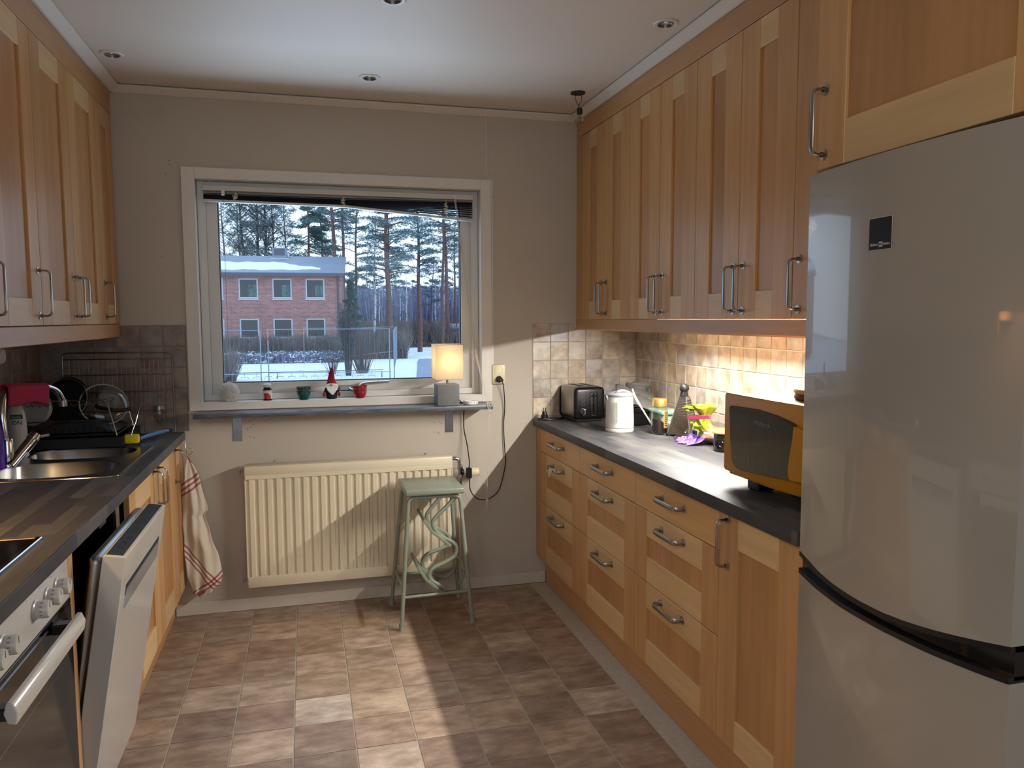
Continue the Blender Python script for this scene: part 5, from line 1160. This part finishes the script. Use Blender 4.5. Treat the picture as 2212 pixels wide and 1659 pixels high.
# roof slab, fascia, snow, vent housing
m_=MB(); m_.prism([(-.55,4.46),(-.55,4.56),(6.0,6.13),(6.55,6.0),(6.55,5.85),(6.0,5.9)],-20,.13,'x',M=BR) ; m_.build('roof','roof_sheet',bd,smooth=False)
bbox_('fascia',-20,.14,-.60,-.55,4.32,4.52,'eave_dark'); bbox_('soffit',-20,.10,-.55,0,4.42,4.458,'eave_dark')
rr=random.Random(5); m_=MB(); top_,bt=[],[]
NXs=60
for k in range(NXs+1):
    x=-19.4+17.9*k/NXs; s_=k/NXs; wdt=1.0 if s_<.82 else max(.02,1-(s_-.82)/.18)
    y0=.35+.15*math.sin(k*.9)+.3*(1-wdt)+rr.uniform(-.08,.08); y1=y0+3.1*wdt*(.95+.05*math.sin(k*.4))+rr.uniform(-.12,.12)
    zz=lambda y: 4.56+(y+.55)*(1.57/6.55)+.05
    top_.append([m_.bm.verts.new(BR@Vector((x,y0+(y1-y0)*q/6,zz(y0+(y1-y0)*q/6)+(.06 if 0<q<6 else -.05)+rr.uniform(-.015,.015)))) for q in range(7)])
for a,b_ in zip(top_,top_[1:]):
    for q in range(6): m_.bm.faces.new((a[q],b_[q],b_[q+1],a[q+1]))
m_.build('roof_snow','snow_clean',bd)
m_=MB(); m_.box(-5.08,-4.10,4.9,5.9,5.7,6.65,rot=BR); v_=m_.build('roof_vent','roof_sheet',bd,smooth=False)
m_=MB(); m_.box(-4.96,-4.22,4.86,4.9,6.12,6.56,rot=BR); subp(m_,'vent_grille','eave_dark',v_)
m_=MB(); m_.box(-5.25,-3.92,4.75,6.0,5.80,5.90,rot=BR); subp(m_,'vent_collar','window_frame_grey',v_)
m_=MB(); m_.tube([BR@Vector(p_) for p_ in ((-.35,-.50,4.35),(-.35,-.08,4.10),(-.35,-.08,GZ+.1))],.055,8); m_.build('downpipe','eave_dark',bd)
# ---- vegetation
plain('pine_bark',(.14,.075,.06),.9,var=.3,vs=8); plain('red_bark',(.17,.085,.07),.9,var=.3,vs=6); plain('grey_bark',(.045,.047,.052),.9,var=.3,vs=8)
def leafmat(name,c,tr=.25):
    m,t,b,o=nodes(name); n=noise(t,coords(t),1.1,3); l=lin(c); t.links.new(ramp(t,n,[(.3,[x*.6 for x in l[:3]]),(.7,[x*1.35 for x in l[:3]])]),b.inputs['Base Color']); b.inputs['Roughness'].default_value=.8
leafmat('pine_needles_hazed',(.11,.19,.20)); leafmat('spruce_needles_hazed',(.07,.17,.155)); leafmat('olive_needles_hazed',(.15,.21,.215)); leafmat('twig_brown',(.15,.12,.11)); leafmat('twig_purple_hazed',(.19,.20,.29)); leafmat('yew_green',(.022,.032,.026))  # needles and purple twigs lightened and blued, distance haze put into the colour
def birchm():
    m,t,b,o=nodes('birch_bark'); n=noise(t,coords(t,(1,1,.6)),5,4,.7); t.links.new(ramp(t,n,[(.42,(.09,.09,.10)),(.5,(.62,.64,.68))]),b.inputs['Base Color']); b.inputs['Roughness'].default_value=.8
birchm()
def clump(bm,c,rx,rz,n,rr,size=.16):
    for _ in range(n):
        a=rr.uniform(0,2*PI); q=rr.random()**.6; h=rr.uniform(-1,1)
        p=Vector((c[0]+math.cos(a)*q*rx,c[1]+math.sin(a)*q*rx,c[2]+h*rz*(1-q*.6)))
        d1=Vector((rr.gauss(0,1),rr.gauss(0,1),rr.gauss(0,.45))).normalized()*size*rr.uniform(.6,1.4); d2=Vector((rr.gauss(0,1),rr.gauss(0,1),rr.gauss(0,.7))).normalized()*size*.38
        v=[bm.verts.new(p-d1),bm.verts.new(p+d2),bm.verts.new(p+d1)]; bm.faces.new(v)
def tree(nm,base,top,r0,crown0,spread,seed,label,leaf='pine_needles_hazed',bark='pine_bark',nb=34,dens=26,form='pine',group=None,size=.17):
    rr=random.Random(seed); b=Vector(base); tp_=Vector(top); th=thing(nm,base,label,'tree',group)
    m_=MB(); n=9; pts=[b+(tp_-b)*(k/n)+Vector((math.sin(k*1.3+seed)*.05,0,0)) for k in range(n+1)]
    m_.tube(pts,[r0*(1-.75*(k/n)) for k in range(n+1)],8); m_.build('trunk',bark,th)
    br=MB(); lf=MB(); H=(tp_-b).length
    for i in range(nb):
        k=crown0+(1-crown0)*((i+rr.random())/nb); p=b+(tp_-b)*k; a=rr.uniform(0,2*PI)
        if form=='pine': L_=spread*(.55+.45*math.sin(PI*min(1,(k-crown0)/(1-crown0)*.85+.12)))*rr.uniform(.5,1.1); up=rr.uniform(.0,.35)
        elif form=='spruce': L_=spread*(1.05-(k-crown0)/(1-crown0))*rr.uniform(.75,1.1); up=-.18
        else: L_=spread*rr.uniform(.5,1.1)*(1.15-.5*k); up=rr.uniform(.35,1.1)
        e=p+Vector((math.cos(a)*L_,math.sin(a)*L_,L_*up)); md_=(p+e)/2+Vector((0,0,.10*L_*(-1 if form=='spruce' else .6)))
        br.tube([p,md_,e],[r0*.22,r0*.14,r0*.05],4,caps=False)
        for q in (.5,.8,1.0):
            if form=='bare' : break
            c_=p.lerp(e,q)+Vector((0,0,.05)); clump(lf.bm,c_,L_*.26+.12,.12+.05*L_,int(dens*(1.3 if form=='pine' else 1)*(.6+.4*q)),rr,size)
        if form in('bare','airy'):
            for _ in range(7):
                q=rr.uniform(.3,1); c_=p.lerp(e,q); e2=c_+Vector((rr.gauss(0,.5),rr.gauss(0,.5),rr.uniform(.1,.9)))*L_*.55; br.tube([c_,e2],[r0*.06,r0*.02],3,caps=False)
    o=br.build('branches',bark,th,recalc=False,smooth=False); o['kind']='stuff'
    if form!='bare': o=lf.build('needles',leaf,th,recalc=False,smooth=False); o['kind']='stuff'
    else: lf.bm.free()
    return th
G=GZ
tree('pine_tree',(2.75,60.6,G),(2.2,60.7,14.5),.26,.62,2.4,1,'leaning red-barked pine rising behind the right end of the roof',bark='red_bark')
tree('pine_tree',(3.15,61.6,G),(3.3,61.5,14.5),.19,.60,2.2,2,'straight red-barked pine next to the leaning one',bark='red_bark')
tree('pine_tree',(3.75,57.3,G),(4.15,57.1,11.5),.14,.42,1.9,3,'slim dark pine just right of the brick building')
tree('pine_tree',(6.0,52.6,G),(5.75,52.6,11.2),.24,.42,2.5,4,'large twin-stemmed pine in the middle of the open sky',nb=46,dens=34)
tree('pine_tree',(6.55,56.5,G),(6.3,56.4,11.0),.15,.48,1.8,5,'thinner pine stem right behind the twin-stemmed pine')
tree('pine_tree',(8.95,57.9,G),(8.88,57.9,11.2),.21,.50,2.3,6,'tall pine with a reddish bare trunk, second from the window right side',nb=42,dens=32,bark='red_bark')
tree('pine_tree',(12.05,65.3,G),(12.3,65.3,13.5),.18,.55,2.6,7,'tall pine at the right side of the view, left of a pair')
tree('pine_tree',(12.95,67.2,G),(12.6,67.2,13.8),.24,.58,2.6,8,'thick red-barked pine at the right, right of a pair',bark='red_bark')
tree('pine_tree',(15.0,74.9,G),(15.1,74.8,12),.13,.45,1.9,9,'thin pine at the far right edge of the view')
tree('young_pine',(12.5,76,G),(13.1,76,7.6),.11,.45,1.5,10,'small crooked pine below the tall right-hand pair',nb=22)
DL=['thin dark pine at the left edge of the window view','second dark pine from the left behind the roof','leaning dark pine behind the roof, third from the left','thick-trunked dark pine just left of the roof vent, left of two','thickest dark pine left of the roof vent, right of two','slim pine directly behind the roof vent','slim pine just right of the roof vent']
for k,(x,y,r_,tx) in enumerate(((-6.6,70.3,.12,-6.9),(-5.4,74.0,.14,-5.9),(-4.3,67.7,.20,-5.3),(-3.65,69.5,.24,-3.9),(-3.25,70.5,.26,-3.2),(-2.45,68.2,.14,-2.5),(-1.55,71,.11,-1.5))):
    tree('roadside_pine',(x,y,G),(tx,y,12.8),r_,.50,2.7,20+k,DL[k],leaf='olive_needles_hazed',bark='grey_bark',nb=30,dens=26,form='airy',size=.19,group='trees behind the roof')
tree('spruce_tree',(.55,64.3,G),(.5,64.3,13.5),.16,.40,2.3,31,'dense blue-green spruce behind the roof, right of the vent',leaf='spruce_needles_hazed',nb=80,dens=34,form='spruce',size=.2)
tree('spruce_tree',(1.7,66,G),(1.6,66,12.8),.15,.42,2.0,32,'second dense spruce between the first and the red pines',leaf='spruce_needles_hazed',nb=70,dens=32,form='spruce',size=.2)
tree('evergreen_tree',(3.2,52.6,G),(3.3,52.6,4.3),.12,.15,1.1,33,'dark evergreen beside the corner of the brick building',leaf='spruce_needles_hazed',nb=60,dens=26,form='spruce')
tree('birch_tree',(5.05,54.8,G),(5.25,54.7,8.6),.11,.35,1.6,41,'bare white-barked birch between the brick building and the pines',bark='birch_bark',form='bare',nb=22)
# distant birches sharing one build
proto=tree('distant_birch',(0,0,G),(.1,0,8.2),.075,.45,1.0,50,'thin pale birch trunk in the far forest edge',bark='birch_bark',form='bare',nb=12,group='far birches')
rr=random.Random(11)
spots=[(rr.uniform(8.5,26),rr.uniform(84,104)) for _ in range(20)]
for k,(x,y) in enumerate(spots):
    if k==0: o=proto
    else:
        o=proto.copy(); COL.objects.link(o)
        for ch in proto.children: c2=ch.copy(); COL.objects.link(c2); c2.parent=o
    o.location=(x,y,G); o.rotation_euler.z=rr.uniform(0,6); o.scale=(1,1,rr.uniform(.7,1.0))
# thicket of the far wood : vertical stems and twig haze
m_=MB(); rr=random.Random(12)
def stemquad(bm,x,y,z0,z1,w_,lean):
    a=rr.uniform(0,PI); dx,dy=math.cos(a)*w_,math.sin(a)*w_
    v=[bm.verts.new((x-dx,y-dy,z0)),bm.verts.new((x+dx,y+dy,z0)),bm.verts.new((x+lean,y,z1))]; bm.faces.new(v)
for _ in range(9000):
    y=rr.uniform(96,132); x=rr.uniform(3,.36*y); h=rr.uniform(4.5,8.4)*(y/115); stemquad(m_.bm,x,y,G,G+h,rr.uniform(.05,.16),rr.gauss(0,.4))
for _ in range(26000):
    y=rr.uniform(100,135); x=rr.uniform(3,.36*y); z=G+rr.random()**1.1*7.2*(y/115); s_=rr.uniform(.25,.7)
    p=Vector((x,y,z)); d=Vector((rr.gauss(0,.6),rr.gauss(0,.3),rr.gauss(.5,.6))).normalized()*s_; q=Vector((rr.gauss(0,1),0,rr.gauss(0,1))).normalized()*s_*.22
    m_.bm.faces.new([m_.bm.verts.new(p-q),m_.bm.verts.new(p+q),m_.bm.verts.new(p+d)])
o=m_.build('forest_thicket','twig_purple_hazed',recalc=False,smooth=False); tag(o,'purplish bare thicket of the far wood behind the snow','forest'); o['kind']='stuff'; recenter(o,(18,115,G))
# row of far crowns to give the wood its ragged edge
pt_=tree('distant_pine',(0,0,G),(.1,0,8.6),.10,.55,1.4,61,'small dark pine crown on the skyline of the far wood',nb=16,dens=22,group='far skyline pines',size=.25)
for k in range(22):
    y=rr.uniform(112,128); x=(.045+.30*(k+rr.random())/22)*y+2
    if k==0: o=pt_
    else:
        o=pt_.copy(); COL.objects.link(o)
        for ch in pt_.children: c2=ch.copy(); COL.objects.link(c2); c2.parent=o
    o.location=(x,y,G); o.rotation_euler.z=rr.uniform(0,6); s_=rr.uniform(.75,1.1); o.scale=(s_*1.2,s_*1.2,s_)
# bushes
def bush(nm,label,x0,x1,y0,y1,h,n,mat,seed,thin=.014,green=0,arch=None):
    rr=random.Random(seed); m_=MB()
    for _ in range(n):
        x=rr.uniform(x0,x1); y=rr.uniform(y0,y1); hh=h*rr.uniform(.55,1.05)*(arch((x-x0)/(x1-x0)) if arch else 1)
        p=Vector((x,y,G)); d=Vector((rr.gauss(0,.22),rr.gauss(0,.2),1))*hh; w_=Vector((rr.gauss(0,1),rr.gauss(0,1),0)).normalized()*thin*rr.uniform(.6,1.6); md_=p+d*.5+Vector((rr.gauss(0,.08),0,0))*hh
        a=[m_.bm.verts.new(p-w_),m_.bm.verts.new(p+w_),m_.bm.verts.new(md_+w_*.7),m_.bm.verts.new(md_-w_*.7)]; m_.bm.faces.new(a); m_.bm.faces.new([a[3],a[2],m_.bm.verts.new(p+d)])
        for _q in range(3):
            c_=p+d*rr.uniform(.35,.9); e_=c_+Vector((rr.gauss(0,.3),rr.gauss(0,.2),rr.uniform(.1,.5)))*hh*.35; m_.bm.faces.new([m_.bm.verts.new(c_-w_*.5),m_.bm.verts.new(c_+w_*.5),m_.bm.verts.new(e_)])
    o=m_.build(nm,mat,recalc=False,smooth=False); tag(o,label,'bush'); o['kind']='stuff'; return recenter(o,((x0+x1)/2,(y0+y1)/2,G))
bush('brown_hedge','brown leafless hedge in front of the brick building',-14,2.2,45.6,48.4,1.75,9500,'twig_brown',71,.022)
bush('low_brush','low dark brush with snow at the foot of the hedge',-13,2.4,44.4,45.6,.75,4800,'twig_purple_hazed',72,.025)
bush('wild_bushes','brown undergrowth between the hedge and the far wood',3.0,6.6,47.5,52,2.0,3000,'twig_brown',73,.022)
bush('undergrowth','tangled brown undergrowth along the forest edge',5.5,19,66,92,2.6,8000,'twig_brown',74,.035)
bush('left_thicket','reddish twiggy bush at the left edge of the view',-3.6,-2.9,30.0,31.5,1.7,420,'twig_brown',75,.012)
m_=MB(); rr=random.Random(76)
for _ in range(420):
    x=rr.uniform(-6,2.4); y=rr.uniform(44.0,45.4); s_=rr.uniform(.06,.16); z=G+rr.uniform(.05,.7)
    clump(m_.bm,(x,y,z),s_,s_*.5,5,rr,s_*.8)
o=m_.build('brush_snow','snow_clean',recalc=False,smooth=False); tag(o,'small lumps of snow caught in the low brush','snow'); o['kind']='stuff'; recenter(o,(-1.5,44.7,G))
# multi-stem shrub in the yard
def fan(nm,label,c,n,h,spread,mat,seed,r_=.012,lf=None):
    rr=random.Random(seed); th=thing(nm,(c[0],c[1],G),label,'shrub'); m_=MB(); l_=MB()
    for _ in range(n):
        a=rr.uniform(0,2*PI); s_=spread*rr.random()**.7; b=Vector((c[0]+math.cos(a)*s_*.25,c[1]+math.sin(a)*s_*.25,G)); hh=h*rr.uniform(.6,1)
        e=b+Vector((math.cos(a)*s_,math.sin(a)*s_,hh)); md_=b.lerp(e,.5)-Vector((math.cos(a),math.sin(a),0))*s_*.15
        m_.tube([b,md_,e],[r_*1.6,r_,r_*.4],4,caps=False)
        for _q in range(5):
            q=rr.uniform(.35,.95); p=b.lerp(e,q); e2=p+Vector((rr.gauss(0,.25),rr.gauss(0,.25),rr.uniform(.2,.6))); m_.tube([p,e2],[r_*.5,r_*.2],3,caps=False)
        if lf:
            for q in (.3,.5,.7,.85): clump(l_.bm,b.lerp(e,q),.12,.2,9,rr,.07)
    o=m_.build('stems',mat,th,recalc=False,smooth=False); o['kind']='stuff'
    if lf: o=l_.build('foliage',lf,th,recalc=False,smooth=False); o['kind']='stuff'
    else: l_.bm.free()
plain('brown_twig',(.10,.075,.065),.9)
fan('yard_shrub','dark many-stemmed shrub in the snow behind the gnome',(1.95,33.0),42,3.6,.42,'grey_bark',81,.022,'yew_green')
fan('bare_shrub','thin bare arching shrub right of the dark shrub',(2.7,34.5),60,2.5,1.1,'brown_twig',82,.010)
fan('bare_shrub','wispy bare shrub left of the dark shrub, behind the mesh fence',(1.25,34.2),26,1.4,.7,'grey_bark',83,.009)
# ---- mesh fence panels
plain('galvanised',(.20,.26,.32),.45,.5)
def panel(p0,p1,z0,z1,label,nv=0,group='temporary fence panels'):
    th=thing('fence_panel',((p0[0]+p1[0])/2,(p0[1]+p1[1])/2,z0),label,'fence',group); A=Vector((*p0,0)); B=Vector((*p1,0))
    for q in (A,B): MB().tube([q+Vector((0,0,z0)),q+Vector((0,0,z1))],.022,8).build('post','galvanised',th)
    for z in (z1-.02,z0+.45): MB().tube([A+Vector((0,0,z)),B+Vector((0,0,z))],.014,8).build('rail','galvanised',th)
    n=int((B-A).length/.20); m_=MB()
    for k in range(1,n):
        p=A.lerp(B,k/n); w_=Vector((.0012,0,0)); v=[m_.bm.verts.new(p-w_+Vector((0,0,z0+.45))),m_.bm.verts.new(p+w_+Vector((0,0,z0+.45))),m_.bm.verts.new(p+w_+Vector((0,0,z1))),m_.bm.verts.new(p-w_+Vector((0,0,z1)))]; m_.bm.faces.new(v)
    o=m_.build('mesh','galvanised',th,recalc=False); o['kind']='stuff'
    return th
panel((-5.0,28.9),(-1.72,28.6),GZ,1.02,'nearest mesh fence panel at the left, behind the white pompom')
pn2=panel((-1.45,29.1),(3.40,28.4),GZ,1.05,'long mesh fence panel behind the gnome and red pot')
panel((-.05,42.6),(3.2,42.0),GZ+.05,.95,'farther mesh fence panel in front of the low brush')
panel((3.68,29.3),(5.75,46.3),GZ,.98,'mesh fence panel running away beside the path')
panel((3.2,42.0),(5.70,46.9),GZ+.1,.95,'farthest mesh fence panel turning the corner')
m_=MB(); m_.lathe([(0,0),(.05,0),(.05,.05),(0,.05)],(-1.45,29.07,.62),10); lab(m_.build('warning_marker','red_felt',pn2),'small red marker')
th=thing('low_railing',(0,32,GZ),'low dark metal railing with small hoops at the foot of the window view','railing')
MB().tube([(-3.6,32.2,-.93),(3.4,31.4,-.86)],.018,6).build('top_rail','eave_dark',th)
for k in range(4):
    q=k/3; MB().tube([(-3.5+6.85*q,32.2-.8*q,GZ),(-3.5+6.85*q,32.2-.8*q,-.92)],.02,6).build('post','eave_dark',th)
for k in range(13):
    x=-3.1+.5*k; y=32.15-.115*(x+3.5); MB().tube([(x-.15,y,GZ+.02),(x-.15,y,GZ+.10),(x+.15,y,GZ+.10),(x+.15,y,GZ+.02)],.009,5).tube([(x,y,GZ+.10),(x,y,-.92)],.007,5).build('hoop','eave_dark',th)
# ---- shed
plain('shed_white',(.62,.68,.80),.6); plain('shed_roof',(.30,.36,.45),.6)
sd_=thing('shed',(14.6,70,GZ),'small white shed with a grey roof at the right of the snowy yard','shed')
SM=Matrix.Translation((12.72,70.3,0))@Matrix.Rotation(-YAW,4,'Z')
for k in range(5):
    m_=MB(); m_.box(.02+k*.78,.78+k*.78,0,.06,GZ,.22,rot=SM); m_.build('wall_panel','shed_white',sd_)
m_=MB(); m_.box(0,4,.065,3,GZ,.22,rot=SM); m_.build('body','shed_white',sd_)
m_=MB(); m_.box(-.06,4.1,-.10,.0,.22,.52,rot=SM); m_.build('fascia','eave_dark',sd_)
m_=MB(); m_.prism([(-.12,.52),(3.1,.95),(3.1,.5),(-.12,.5)],-.08,4.1,'x',M=SM); m_.build('roof','shed_roof',sd_,smooth=False)
